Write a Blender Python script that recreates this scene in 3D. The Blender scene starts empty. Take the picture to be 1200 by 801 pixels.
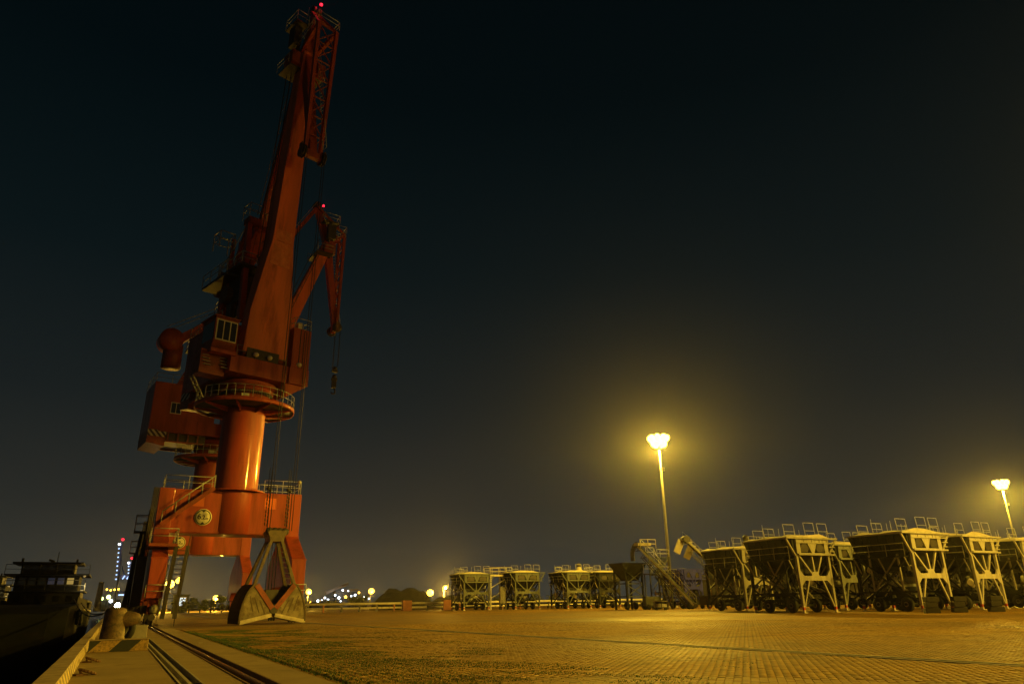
import bpy, math, random
import numpy as np
from mathutils import Vector, Matrix
random.seed(7); RNG = np.random.default_rng(11)
sc = bpy.context.scene
COL = sc.collection
R = math.radians

# ------------------------------------------------------------------ camera
CAM_H = 1.15
cam_d = bpy.data.cameras.new("camera"); cam = bpy.data.objects.new("camera", cam_d); COL.objects.link(cam)
cam_d.sensor_width = 36.0; cam_d.lens = 830.0 / 1200.0 * 36.0
cam_d.clip_start = 0.1; cam_d.clip_end = 5000
yaw, pit, rol = R(28.092), R(20.146), R(0.9)
f0 = Vector((math.sin(yaw), math.cos(yaw), 0)); r0 = Vector((math.cos(yaw), -math.sin(yaw), 0)); zz = Vector((0, 0, 1))
fw = f0 * math.cos(pit) + zz * math.sin(pit); up = -f0 * math.sin(pit) + zz * math.cos(pit)
rt = r0 * math.cos(rol) - up * math.sin(rol); up = up * math.cos(rol) + r0 * math.sin(rol)
mw = Matrix.Identity(4)
for i in range(3):
    mw[i][0], mw[i][1], mw[i][2] = rt[i], up[i], -fw[i]
mw[2][3] = CAM_H
cam.matrix_world = mw
sc.camera = cam

# ------------------------------------------------------------------ night sky (the same all the way round)
W = bpy.data.worlds.new("World"); sc.world = W; W.use_nodes = True
nt = W.node_tree; nt.nodes.clear()
tc = nt.nodes.new("ShaderNodeTexCoord"); sx = nt.nodes.new("ShaderNodeSeparateXYZ")
rmp = nt.nodes.new("ShaderNodeValToRGB"); bg = nt.nodes.new("ShaderNodeBackground"); wo = nt.nodes.new("ShaderNodeOutputWorld")
nt.links.new(tc.outputs["Generated"], sx.inputs[0]); nt.links.new(sx.outputs["Z"], rmp.inputs[0])
nt.links.new(rmp.outputs[0], bg.inputs[0]); nt.links.new(bg.outputs[0], wo.inputs[0])
e = rmp.color_ramp.elements
e[0].position = 0.0; e[0].color = (0.046, 0.044, 0.033, 1)
e[1].position = 1.0; e[1].color = (0.0004, 0.0014, 0.0018, 1)
for p, c in ((0.12, (0.0200, 0.0220, 0.0195)), (0.25, (0.0088, 0.0128, 0.0135)), (0.42, (0.0030, 0.0072, 0.0086)), (0.62, (0.0008, 0.0034, 0.0044))):
    k = e.new(p); k.color = c + (1,)
bg.inputs[1].default_value = 1.0

# ------------------------------------------------------------------ exposure
sc.view_settings.view_transform = 'Standard'; sc.view_settings.look = 'None'
sc.view_settings.exposure = 0.0; sc.view_settings.gamma = 1.0
sc.render.engine = 'CYCLES'
sc.cycles.use_denoising = True
sc.cycles.max_bounces = 5; sc.cycles.diffuse_bounces = 2; sc.cycles.glossy_bounces = 3
sc.cycles.transmission_bounces = 3; sc.cycles.volume_bounces = 0
sc.cycles.sample_clamp_indirect = 4.0
sc.cycles.use_light_tree = True
SODIUM = (1.0, 0.61, 0.045)

# ------------------------------------------------------------------ materials
def mat(name, col, rough=0.6, metal=0.0, var=0.25, scale=1.5, dirt=0.0, dirt_col=(0.06, 0.04, 0.02), bump=0.0, bscale=20, coat=0.0, streak=False, spec=None):
    m = bpy.data.materials.new(name); m.use_nodes = True
    n = m.node_tree.nodes; l = m.node_tree.links
    b = n["Principled BSDF"]; b.inputs["Roughness"].default_value = rough; b.inputs["Metallic"].default_value = metal
    if spec is not None: b.inputs["Specular IOR Level"].default_value = spec
    if coat: b.inputs["Coat Weight"].default_value = coat; b.inputs["Coat Roughness"].default_value = 0.08
    t = n.new("ShaderNodeTexCoord"); src = t.outputs["Object"]
    mp = n.new("ShaderNodeMapping"); l.new(src, mp.inputs[0])
    if streak: mp.inputs["Scale"].default_value = (1, 1, 0.12)
    nz = n.new("ShaderNodeTexNoise"); nz.inputs["Scale"].default_value = scale; nz.inputs["Detail"].default_value = 6; nz.inputs["Roughness"].default_value = 0.65
    l.new(mp.outputs[0], nz.inputs["Vector"])
    r = n.new("ShaderNodeValToRGB"); l.new(nz.outputs["Fac"], r.inputs[0])
    lo = tuple(c * (1 - var) for c in col); hi = tuple(min(1, c * (1 + var)) for c in col)
    r.color_ramp.elements[0].position = 0.3; r.color_ramp.elements[0].color = lo + (1,)
    r.color_ramp.elements[1].position = 0.7; r.color_ramp.elements[1].color = hi + (1,)
    out = r.outputs[0]
    if dirt > 0:
        n2 = n.new("ShaderNodeTexNoise"); n2.inputs["Scale"].default_value = scale * 2.3; n2.inputs["Detail"].default_value = 8; n2.inputs["Roughness"].default_value = 0.7
        l.new(mp.outputs[0], n2.inputs["Vector"])
        r2 = n.new("ShaderNodeValToRGB"); r2.color_ramp.elements[0].position = 0.62 - dirt * 0.35; r2.color_ramp.elements[1].position = 0.80 - dirt * 0.25
        l.new(n2.outputs["Fac"], r2.inputs[0])
        mx = n.new("ShaderNodeMix"); mx.data_type = 'RGBA'
        l.new(r2.outputs[0], mx.inputs["Factor"]); l.new(out, mx.inputs["A"]); mx.inputs["B"].default_value = dirt_col + (1,)
        out = mx.outputs["Result"]
        rr = n.new("ShaderNodeMapRange"); rr.inputs["To Min"].default_value = rough; rr.inputs["To Max"].default_value = min(1, rough + 0.3)
        l.new(r2.outputs[0], rr.inputs[0]); l.new(rr.outputs[0], b.inputs["Roughness"])
    l.new(out, b.inputs["Base Color"])
    if bump:
        n3 = n.new("ShaderNodeTexNoise"); n3.inputs["Scale"].default_value = bscale; n3.inputs["Detail"].default_value = 5
        l.new(src, n3.inputs["Vector"])
        bp = n.new("ShaderNodeBump"); bp.inputs["Strength"].default_value = bump; bp.inputs["Distance"].default_value = 0.02
        l.new(n3.outputs["Fac"], bp.inputs["Height"]); l.new(bp.outputs[0], b.inputs["Normal"])
    return m

def emit(name, col, strength):
    m = bpy.data.materials.new(name); m.use_nodes = True
    b = m.node_tree.nodes["Principled BSDF"]
    b.inputs["Base Color"].default_value = (0.1, 0.1, 0.1, 1)
    b.inputs["Emission Color"].default_value = col + (1,); b.inputs["Emission Strength"].default_value = strength
    m.cycles.emission_sampling = 'NONE'
    return m

def stripes(name, ca, cb, period, axis=(1, 0, 1), rough=0.6, worn=0.25):
    m = mat(name, ca, rough, dirt=worn, dirt_col=(0.10, 0.08, 0.06), scale=5)
    n = m.node_tree.nodes; l = m.node_tree.links
    t = n.new("ShaderNodeTexCoord"); d = n.new("ShaderNodeVectorMath"); d.operation = 'DOT_PRODUCT'
    d.inputs[1].default_value = axis; l.new(t.outputs["Object"], d.inputs[0])
    a = n.new("ShaderNodeMath"); a.operation = 'DIVIDE'; a.inputs[1].default_value = period; l.new(d.outputs["Value"], a.inputs[0])
    f = n.new("ShaderNodeMath"); f.operation = 'FRACT'; l.new(a.outputs[0], f.inputs[0])
    g = n.new("ShaderNodeMath"); g.operation = 'GREATER_THAN'; g.inputs[1].default_value = 0.5; l.new(f.outputs[0], g.inputs[0])
    b = n["Principled BSDF"]; old = b.inputs["Base Color"].links[0].from_socket
    mx = n.new("ShaderNodeMix"); mx.data_type = 'RGBA'; l.new(g.outputs[0], mx.inputs["Factor"]); l.new(old, mx.inputs["A"]); mx.inputs["B"].default_value = cb + (1,)
    l.new(mx.outputs["Result"], b.inputs["Base Color"])
    return m

M = {}
M['red'] = mat("crane_red_paint", (0.37, 0.054, 0.015), 0.55, var=0.28, scale=0.55, dirt=0.42, dirt_col=(0.20, 0.040, 0.014), coat=0.28, streak=True)
M['red_old'] = mat("weathered_red_paint", (0.27, 0.05, 0.017), 0.55, var=0.3, scale=0.8, dirt=0.3, dirt_col=(0.10, 0.04, 0.02))
M['boom'] = mat("boom_orange_paint", (0.70, 0.150, 0.034), 0.5, var=0.28, scale=0.4, dirt=0.38, dirt_col=(0.30, 0.075, 0.025), streak=True)
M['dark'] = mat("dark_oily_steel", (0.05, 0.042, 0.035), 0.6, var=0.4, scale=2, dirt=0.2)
M['grey'] = mat("grey_galvanised_steel", (0.42, 0.41, 0.38), 0.5, 0.3, var=0.25, scale=3, dirt=0.2)
M['cream'] = mat("cream_frame_paint", (0.72, 0.68, 0.50), 0.5, var=0.15, scale=2)
M['glass'] = mat("dark_window_glass", (0.03, 0.035, 0.04), 0.08, var=0.2, scale=1, coat=0.5)
M['rope'] = mat("steel_wire_rope", (0.045, 0.04, 0.035), 0.6, 0.3)
M['hazard'] = stripes("black_white_hazard_stripes", (0.62, 0.58, 0.45), (0.05, 0.03, 0.03), 0.62, (1, 1, 1))
M['shell'] = mat("worn_grab_steel", (0.17, 0.135, 0.08), 0.42, 0.25, var=0.6, scale=0.9, dirt=0.5, dirt_col=(0.09, 0.055, 0.03), bump=0.4, bscale=6)
M['arm'] = mat("brown_oily_arm_steel", (0.09, 0.058, 0.028), 0.5, 0.2, var=0.35, scale=2, dirt=0.25)
M['patch'] = mat("faded_primer_patch", (0.66, 0.20, 0.07), 0.6, var=0.25, scale=1.2, dirt=0.35, dirt_col=(0.60, 0.13, 0.035))
M['lip'] = mat("polished_lip_steel", (0.42, 0.36, 0.27), 0.35, 0.4, var=0.25, scale=3, dirt=0.15)
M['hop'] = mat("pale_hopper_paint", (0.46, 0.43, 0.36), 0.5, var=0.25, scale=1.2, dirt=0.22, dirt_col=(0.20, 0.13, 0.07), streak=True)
M['hop_dark'] = mat("shade_dark_hopper_steel", (0.022, 0.023, 0.023), 0.7, var=0.35, scale=1.0, dirt=0.3, dirt_col=(0.030, 0.020, 0.013), streak=True, spec=0.2)  # shade put into the colour: near-black hopper sides despite ground bounce
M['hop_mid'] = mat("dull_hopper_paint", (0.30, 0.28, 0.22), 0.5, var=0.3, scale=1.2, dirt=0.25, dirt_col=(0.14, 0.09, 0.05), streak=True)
M['hop_dim'] = mat("dimmed_grey_hopper_paint", (0.105, 0.115, 0.105), 0.6, var=0.3, scale=1.2, dirt=0.25, dirt_col=(0.06, 0.045, 0.03), streak=True, spec=0.25)  # hopper grey cut darker against the strong mast light
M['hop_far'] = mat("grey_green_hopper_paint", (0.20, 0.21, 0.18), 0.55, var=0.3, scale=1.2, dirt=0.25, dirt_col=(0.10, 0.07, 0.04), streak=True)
M['tarp'] = mat("beige_tarpaulin", (0.46, 0.41, 0.30), 0.8, var=0.2, scale=1.5, bump=0.6, bscale=3)
M['blue'] = mat("dark_blue_paint", (0.045, 0.05, 0.55), 0.5, var=0.25, scale=1.5, dirt=0.2)
M['belt'] = mat("dusty_conveyor_belt", (0.15, 0.115, 0.065), 0.8, var=0.3, scale=4)
M['rubber'] = mat("black_rubber", (0.02, 0.02, 0.02), 0.8, var=0.3, scale=6)
M['bollard'] = mat("rusty_bollard_iron", (0.15, 0.095, 0.045), 0.6, 0.1, var=0.5, scale=3, dirt=0.4, dirt_col=(0.045, 0.045, 0.04), bump=0.6, bscale=12)
M['concrete'] = mat("apron_concrete", (0.33, 0.24, 0.115), 0.75, var=0.22, scale=0.5, dirt=0.22, dirt_col=(0.17, 0.12, 0.075), bump=0.35, bscale=9)
M['block'] = mat("grey_concrete_block", (0.36, 0.33, 0.28), 0.8, var=0.2, scale=3, bump=0.4, bscale=15)
M['dark_block'] = mat("stained_ballast_block", (0.022, 0.018, 0.014), 0.8, var=0.35, scale=3, bump=0.4, bscale=10)
M['kerb'] = stripes("yellow_black_kerb_paint", (0.58, 0.42, 0.12), (0.16, 0.12, 0.06), 0.62, (0, 1, 0), worn=0.45)
M['kerb_top'] = mat("worn_kerb_top", (0.38, 0.29, 0.17), 0.7, var=0.3, scale=2, dirt=0.25, dirt_col=(0.14, 0.1, 0.06))
M['stop'] = stripes("yellow_black_stop_paint", (0.55, 0.36, 0.11), (0.045, 0.05, 0.05), 1.02, (1, 0, -1), worn=0.45)
M['rail'] = mat("worn_rail_steel", (0.22, 0.18, 0.14), 0.35, 0.6, var=0.2, scale=4)
M['rust'] = mat("brown_rusted_steel", (0.16, 0.085, 0.045), 0.75, 0.1, var=0.4, scale=4, dirt=0.2)
M['slot'] = mat("dark_trench_floor", (0.010, 0.009, 0.008), 0.85)
M['quay'] = mat("stained_quay_wall", (0.14, 0.12, 0.10), 0.85, var=0.3, scale=0.6)
M['hull'] = mat("dark_ship_hull", (0.008, 0.009, 0.011), 0.8, var=0.4, scale=0.5, dirt=0.2, dirt_col=(0.02, 0.014, 0.01), spec=0.12)  # blackened so the colour carries the quay's shade
M['ship'] = mat("grey_ship_cabin_paint", (0.026, 0.028, 0.028), 0.7, var=0.3, scale=1, dirt=0.25, spec=0.2)
M['mast'] = mat("galvanised_mast", (0.20, 0.19, 0.165), 0.45, 0.4, var=0.15, scale=1)
M['pipe'] = mat("cream_pipeline_paint", (0.66, 0.60, 0.48), 0.5, var=0.2, scale=0.8, dirt=0.15)
M['brick'] = mat("red_brown_support", (0.28, 0.10, 0.05), 0.8)
M['coal'] = mat("dark_stockpile", (0.015, 0.013, 0.011), 0.95, var=0.4, scale=0.5, bump=1.0, bscale=1.2)
M['leaf'] = mat("dusty_hedge_leaf", (0.075, 0.085, 0.03), 0.8, var=0.4, scale=2)
M['bark'] = mat("brown_bark", (0.09, 0.06, 0.04), 0.9)
M['grass'] = mat("night_grass_blade", (0.050, 0.120, 0.022), 0.7, var=0.4, scale=3)
M['far_steel'] = mat("far_crane_blue_steel", (0.10, 0.13, 0.22), 0.6)
M['lamp_y'] = emit("sodium_lamp_glass", (1.0, 0.72, 0.10), 9)
M['lamp_y2'] = emit("far_sodium_lamp_glass", (1.0, 0.58, 0.045), 8)
M['lamp_w'] = emit("white_lamp_glass", (0.80, 0.90, 1.0), 5)
M['lamp_w2'] = emit("bright_white_lamp_glass", (1.0, 0.97, 0.86), 40)
M['lamp_b'] = emit("blue_white_lamp_glass", (0.38, 0.55, 1.0), 2.2)
M['lamp_g'] = emit("green_lamp_glass", (0.75, 1.0, 0.25), 8)
M['lamp_r'] = emit("red_beacon_glass", (1.0, 0.012, 0.03), 4)
M['win_y'] = emit("lit_yellow_window", (1.0, 0.66, 0.15), 0.3)
M['win_b'] = emit("lit_blue_window", (0.25, 0.38, 0.85), 0.03)
M['screen'] = emit("lit_white_window", (0.80, 0.95, 1.0), 1.2)
M['black'] = mat("black_sign_paint", (0.03, 0.025, 0.02), 0.6)

# ------------------------------------------------------------------ mesh helper
class MB:
    def __init__(s, T=None): s.v = []; s.f = []; s.sm = []; s.T = T
    def add(s, vs, fs, smooth=False):
        b = len(s.v)
        if s.T is not None: vs = [s.T @ Vector(p) for p in vs]
        s.v += [tuple(p) for p in vs]; s.f += [tuple(b + i for i in q) for q in fs]; s.sm += [smooth] * len(fs); return s
    def box(s, x0, x1, y0, y1, z0, z1):
        vs = [(x, y, z) for z in (z0, z1) for y in (y0, y1) for x in (x0, x1)]
        return s.add(vs, [(0, 2, 3, 1), (4, 5, 7, 6), (0, 1, 5, 4), (2, 6, 7, 3), (0, 4, 6, 2), (1, 3, 7, 5)])
    def frame(s, a, b, side=None):
        a = Vector(a); b = Vector(b); d = (b - a).normalized()
        ref = Vector(side) if side is not None else (Vector((0, 0, 1)) if abs(d.z) < 0.9 else Vector((1, 0, 0)))
        x = d.cross(ref)
        if x.length < 1e-5: x = d.cross(Vector((0, 1, 0)))
        x.normalize(); y = x.cross(d); return a, b, x, y
    def bar(s, a, b, w, h=None, w2=None, h2=None, side=None):
        h = h or w; w2 = w2 or w; h2 = h2 or (w2 if h == w else h)
        a, b, x, y = s.frame(a, b, side); vs = []
        for p, ww, hh in ((a, w, h), (b, w2, h2)):
            for i, j in ((-1, -1), (1, -1), (1, 1), (-1, 1)): vs.append(p + x * (i * ww / 2) + y * (j * hh / 2))
        return s.add(vs, [(3, 2, 1, 0), (4, 5, 6, 7)] + [(i, (i + 1) % 4, 4 + (i + 1) % 4, 4 + i) for i in range(4)])
    def tube(s, a, b, r, n=8, r2=None, caps=True):
        r2 = r if r2 is None else r2; a, b, x, y = s.frame(a, b); vs = []
        for p, rr in ((a, r), (b, r2)):
            for i in range(n): t = 2 * math.pi * i / n; vs.append(p + x * (rr * math.cos(t)) + y * (rr * math.sin(t)))
        s.add(vs, [(i, (i + 1) % n, n + (i + 1) % n, n + i) for i in range(n)], True)
        if caps: s.add(vs, [tuple(range(n))[::-1], tuple(range(n, 2 * n))])
        return s
    def path(s, pts, r, n=6):
        for a, b in zip(pts[:-1], pts[1:]): s.tube(a, b, r, n)
        return s
    def lathe(s, prof, c=(0, 0, 0), n=32, axis='z'):
        vs = []
        for r, z in prof:
            for i in range(n):
                t = 2 * math.pi * i / n; p = (r * math.cos(t), r * math.sin(t), z)
                if axis == 'y': p = (p[0], p[2], p[1])
                if axis == 'x': p = (p[2], p[0], p[1])
                vs.append((p[0] + c[0], p[1] + c[1], p[2] + c[2]))
        k = len(prof); fs = []
        for j in range(k - 1):
            for i in range(n): fs.append((j * n + i, j * n + (i + 1) % n, (j + 1) * n + (i + 1) % n, (j + 1) * n + i))
        return s.add(vs, fs, True)
    def sphere(s, c, r, n=12, sz=None):
        sz = sz or r; m = n // 2
        return s.lathe([(max(1e-4, r * math.sin(math.pi * j / m)), -sz * math.cos(math.pi * j / m)) for j in range(m + 1)], c, n)
    def prism(s, poly, lo, hi, axis='y'):
        def P(a, b, c): return {'y': (a, c, b), 'x': (c, a, b), 'z': (a, b, c)}[axis]
        n = len(poly); vs = [P(a, b, lo) for a, b in poly] + [P(a, b, hi) for a, b in poly]
        return s.add(vs, [tuple(range(n)), tuple(range(n, 2 * n))[::-1]] + [(i, (i + 1) % n, n + (i + 1) % n, n + i) for i in range(n)])
    def frustum(s, r0, z0, r1, z1, caps=True):
        vs = [(r0[i], r0[j], z0) for i, j in ((0, 2), (1, 2), (1, 3), (0, 3))] + [(r1[i], r1[j], z1) for i, j in ((0, 2), (1, 2), (1, 3), (0, 3))]
        fs = [(i, (i + 1) % 4, 4 + (i + 1) % 4, 4 + i) for i in range(4)]
        if caps: fs += [(3, 2, 1, 0), (4, 5, 6, 7)]
        return s.add(vs, fs)
    def mesh(s, name):
        me = bpy.data.meshes.new(name); me.from_pydata(s.v, [], s.f)
        me.polygons.foreach_set("use_smooth", s.sm)
        bm_fix(me); return me
    def build(s, name, m, parent=None, bevel=0.0, loc=None):
        o = bpy.data.objects.new(name, s.mesh(name)); COL.objects.link(o); o.data.materials.append(m)
        if parent is not None: o.parent = parent
        if loc is not None: o.location = loc
        if bevel:
            b = o.modifiers.new("edge", 'BEVEL'); b.width = bevel; b.segments = 2; b.limit_method = 'ANGLE'
        return o
import bmesh
def bm_fix(me):
    b = bmesh.new(); b.from_mesh(me); bmesh.ops.remove_doubles(b, verts=b.verts, dist=1e-5)
    bmesh.ops.recalc_face_normals(b, faces=b.faces); b.to_mesh(me); b.free()

def tag(o, label, cat, group=None):
    o['label'] = label; o['category'] = cat
    if group: o['group'] = group
    return o
def thing(name, label, cat, loc=(0, 0, 0), rz=0.0, group=None):
    o = bpy.data.objects.new(name, None); o.empty_display_size = 0.2; COL.objects.link(o)
    o.location = loc; o.rotation_euler = (0, 0, rz); return tag(o, label, cat, group)
def struct(o, kind='structure'): o['kind'] = kind; return o
def copy_tree(o, parent=None):
    c = o.copy(); COL.objects.link(c)
    if parent is not None: c.parent = parent
    for ch in list(o.children): copy_tree(ch, c)
    return c
def fbox(x0, x1, y0, y1, z0, z1): return MB().box(x0, x1, y0, y1, z0, z1)
def lamp_light(name, parent, loc, power, col=SODIUM, size=0.4):
    l = bpy.data.lights.new(name, 'POINT'); l.energy = power; l.color = col; l.shadow_soft_size = size
    o = bpy.data.objects.new(name, l); COL.objects.link(o); o.parent = parent; o.location = loc
    return o

# ------------------------------------------------------------------ ground, quay, water
def ground_mat(name, cols, mortar, rough, scale_big, bricks=True):
    m = bpy.data.materials.new(name); m.use_nodes = True; n = m.node_tree.nodes; l = m.node_tree.links; b = n["Principled BSDF"]
    t = n.new("ShaderNodeTexCoord")
    big = n.new("ShaderNodeTexNoise"); big.inputs["Scale"].default_value = scale_big; big.inputs["Detail"].default_value = 8; big.inputs["Roughness"].default_value = 0.62
    big_pos = n.new("ShaderNodeNewGeometry"); l.new(big_pos.outputs["Position"], big.inputs["Vector"])
    rb = n.new("ShaderNodeMapRange"); rb.inputs["From Min"].default_value = 0.3; rb.inputs["From Max"].default_value = 0.7; rb.inputs["To Min"].default_value = 0.55; rb.inputs["To Max"].default_value = 1.18
    l.new(big.outputs["Fac"], rb.inputs[0])
    if bricks:
        mp = n.new("ShaderNodeMapping"); mp.inputs["Rotation"].default_value = (0, 0, R(-45)); l.new(t.outputs["Object"], mp.inputs[0])
        bk = n.new("ShaderNodeTexBrick"); bk.inputs["Scale"].default_value = 1.0; bk.inputs["Brick Width"].default_value = 0.25; bk.inputs["Row Height"].default_value = 0.125
        bk.inputs["Mortar Size"].default_value = 0.010; bk.inputs["Color1"].default_value = cols[0] + (1,); bk.inputs["Color2"].default_value = cols[1] + (1,); bk.inputs["Mortar"].default_value = mortar + (1,)
        l.new(mp.outputs[0], bk.inputs["Vector"]); src = bk.outputs["Color"]
    else:
        g = n.new("ShaderNodeNewGeometry"); oi = n.new("ShaderNodeObjectInfo"); ad = n.new("ShaderNodeMath"); l.new(g.outputs["Random Per Island"], ad.inputs[0]); l.new(oi.outputs["Random"], ad.inputs[1])
        fr = n.new("ShaderNodeMath"); fr.operation = 'FRACT'; l.new(ad.outputs[0], fr.inputs[0])
        mx0 = n.new("ShaderNodeMix"); mx0.data_type = 'RGBA'; l.new(fr.outputs[0], mx0.inputs["Factor"]); mx0.inputs["A"].default_value = cols[0] + (1,); mx0.inputs["B"].default_value = cols[1] + (1,); src = mx0.outputs["Result"]
        fn = n.new("ShaderNodeTexNoise"); fn.inputs["Scale"].default_value = 60; l.new(t.outputs["Object"], fn.inputs["Vector"])
        bp = n.new("ShaderNodeBump"); bp.inputs["Strength"].default_value = 0.5; bp.inputs["Distance"].default_value = 0.004; l.new(fn.outputs["Fac"], bp.inputs["Height"]); l.new(bp.outputs[0], b.inputs["Normal"])
    b.inputs["Specular IOR Level"].default_value = 0.3
    pos = n.new("ShaderNodeNewGeometry")
    st = n.new("ShaderNodeTexNoise"); st.inputs["Scale"].default_value = 0.45; st.inputs["Detail"].default_value = 9; st.inputs["Roughness"].default_value = 0.7; l.new(pos.outputs["Position"], st.inputs["Vector"])
    sr = n.new("ShaderNodeMapRange"); sr.inputs["From Min"].default_value = 0.50; sr.inputs["From Max"].default_value = 0.68; sr.inputs["To Min"].default_value = 1.0; sr.inputs["To Max"].default_value = 0.55; l.new(st.outputs["Fac"], sr.inputs[0])
    tm = n.new("ShaderNodeMapping"); tm.inputs["Rotation"].default_value = (0, 0, R(-62)); tm.inputs["Scale"].default_value = (0.03, 0.9, 1); l.new(pos.outputs["Position"], tm.inputs[0])
    tn = n.new("ShaderNodeTexNoise"); tn.inputs["Scale"].default_value = 1.0; tn.inputs["Detail"].default_value = 4; l.new(tm.outputs[0], tn.inputs["Vector"])
    tr_ = n.new("ShaderNodeMapRange"); tr_.inputs["From Min"].default_value = 0.54; tr_.inputs["From Max"].default_value = 0.66; tr_.inputs["To Min"].default_value = 1.0; tr_.inputs["To Max"].default_value = 0.72; l.new(tn.outputs["Fac"], tr_.inputs[0])
    m1 = n.new("ShaderNodeMath"); m1.operation = 'MULTIPLY'; l.new(sr.outputs[0], m1.inputs[0]); l.new(tr_.outputs[0], m1.inputs[1])
    m2 = n.new("ShaderNodeMath"); m2.operation = 'MULTIPLY'; l.new(m1.outputs[0], m2.inputs[0]); l.new(rb.outputs[0], m2.inputs[1])
    mx = n.new("ShaderNodeVectorMath"); mx.operation = 'SCALE'; l.new(src, mx.inputs[0]); l.new(m2.outputs[0], mx.inputs["Scale"])
    l.new(mx.outputs[0], b.inputs["Base Color"])
    rr = n.new("ShaderNodeMapRange"); rr.inputs["From Min"].default_value = 0.35; rr.inputs["From Max"].default_value = 0.65; rr.inputs["To Min"].default_value = rough - 0.1; rr.inputs["To Max"].default_value = rough + 0.15
    l.new(big.outputs["Fac"], rr.inputs[0]); l.new(rr.outputs[0], b.inputs["Roughness"])
    return m
PC = ((0.40, 0.232, 0.026), (0.30, 0.168, 0.017))
M['yard'] = ground_mat("yard_block_paving", PC, (0.06, 0.036, 0.012), 0.72, 0.09)
M['paver'] = ground_mat("yard_paver_block", PC, None, 0.72, 0.09, False)

FAR = 880.0
yard = struct(MB().add([(3.25, -150, -0.014), (FAR, -150, -0.014), (FAR, FAR, -0.014), (3.25, FAR, -0.014)], [(0, 1, 2, 3)]).build("yard_ground", M['yard']))
def apron_poly():
    b = MB()
    for x0, x1 in ((-0.95, 1.12), (1.44, 2.06), (2.48, 3.25)): b.box(x0, x1, -150, FAR, -0.5, 0.0)
    b.box(1.12, 1.44, 34.9, FAR, -0.5, -0.002)          # trench ends at the pit by the block
    return b
apron = struct(apron_poly().build("quay_apron", M['concrete']))
struct(MB().box(1.12, 1.44, -150, 34.9, -0.5, -0.22).build("trench_floor", M['slot'], apron)); struct(MB().box(2.06, 2.48, -150, FAR, -0.5, -0.10).build("rail_groove_floor", M['slot'], apron))
b = MB(); b.box(1.10, 1.135, -150, 34.9, -0.2, 0.012); b.box(1.425, 1.46, -150, 34.9, -0.2, 0.012); b.build("trench_edge", M['block'], apron)
MB().box(1.25, 1.305, -150, 34.9, -0.22, -0.004).build("trench_divider", M['block'], apron)
b = MB(); b.box(2.04, 2.075, -150, FAR, -0.1, 0.010); b.box(2.465, 2.50, -150, FAR, -0.1, 0.010); b.build("groove_edge", M['rust'], apron)
rail = MB().box(2.225, 2.30, -150, FAR, -0.04, 0.006).box(2.25, 2.275, -150, FAR, -0.1, -0.04)
tag(rail.build("crane_rail", M['rail'], bevel=0.008), "long steel crane rail sunk in the concrete quay apron", "rail")
quay = MB().box(-0.95, 3.24, -150, FAR, -3.6, -0.5).build("quay_wall", M['quay'], apron); struct(quay)

water = bpy.data.materials.new("harbour_water"); water.use_nodes = True
wn = water.node_tree.nodes; wl = water.node_tree.links; wb = wn["Principled BSDF"]
wb.inputs["Base Color"].default_value = (0.006, 0.010, 0.012, 1); wb.inputs["Roughness"].default_value = 0.12; wb.inputs["IOR"].default_value = 1.33
wt = wn.new("ShaderNodeTexCoord"); w1 = wn.new("ShaderNodeTexNoise"); w1.inputs["Scale"].default_value = 0.8; w1.inputs["Detail"].default_value = 5
wl.new(wt.outputs["Object"], w1.inputs["Vector"]); wp = wn.new("ShaderNodeBump"); wp.inputs["Strength"].default_value = 0.5; wp.inputs["Distance"].default_value = 0.2
wl.new(w1.outputs["Fac"], wp.inputs["Height"]); wl.new(wp.outputs[0], wb.inputs["Normal"])
struct(MB().add([(-FAR, -150, -3), (-0.95, -150, -3), (-0.95, FAR, -3), (-FAR, FAR, -3)], [(0, 1, 2, 3)]).build("harbour_water", water))

# kerb: segments along the quay edge
kerb = thing("quay_kerb", "low worn kerb with striped inner face along the water edge of the quay", "kerb", (0, 0, 0))
y = -12.0; i = 0
while y < 130:
    L = 6.0
    s = MB().prism([(-0.80, 0.19), (-0.56, 0.19), (-0.49, 0.0), (-0.80, 0.0)], y + 0.02, y + L - 0.02, 'y').build("kerb_segment", M['kerb'], kerb)
    MB().box(-0.83, -0.535, y + 0.012, y + L - 0.012, 0.19, 0.215).build("kerb_top", M['kerb_top'], s, bevel=0.008)
    y += L

# drainage channel (concrete edging, dark slot)
def chx(Y): return 14.25 - 0.04 * Y
ch = thing("drainage_channel", "straight narrow drainage channel with pale edging crossing the yard paving", "drain", (0, 0, 0))
for a, b_, z in ((-0.17, -0.055, 0.006), (0.055, 0.17, 0.012)):
    MB().add([(chx(-60) + a, -60, z), (chx(-60) + b_, -60, z), (chx(120) + b_, 120, z), (chx(120) + a, 120, z),
              (chx(-60) + a, -60, -0.08), (chx(-60) + b_, -60, -0.08), (chx(120) + b_, 120, -0.08), (chx(120) + a, 120, -0.08)],
             [(0, 1, 2, 3), (0, 4, 5, 1), (2, 6, 7, 3), (0, 3, 7, 4), (1, 5, 6, 2)]).build("edging_strip", M['block'], ch)
MB().add([(chx(-60) - 0.055, -60, -0.009), (chx(-60) + 0.055, -60, -0.009), (chx(120) + 0.055, 120, -0.009), (chx(120) - 0.055, 120, -0.009)], [(0, 1, 2, 3)]).build("channel_slot", M['slot'], ch)

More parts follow.
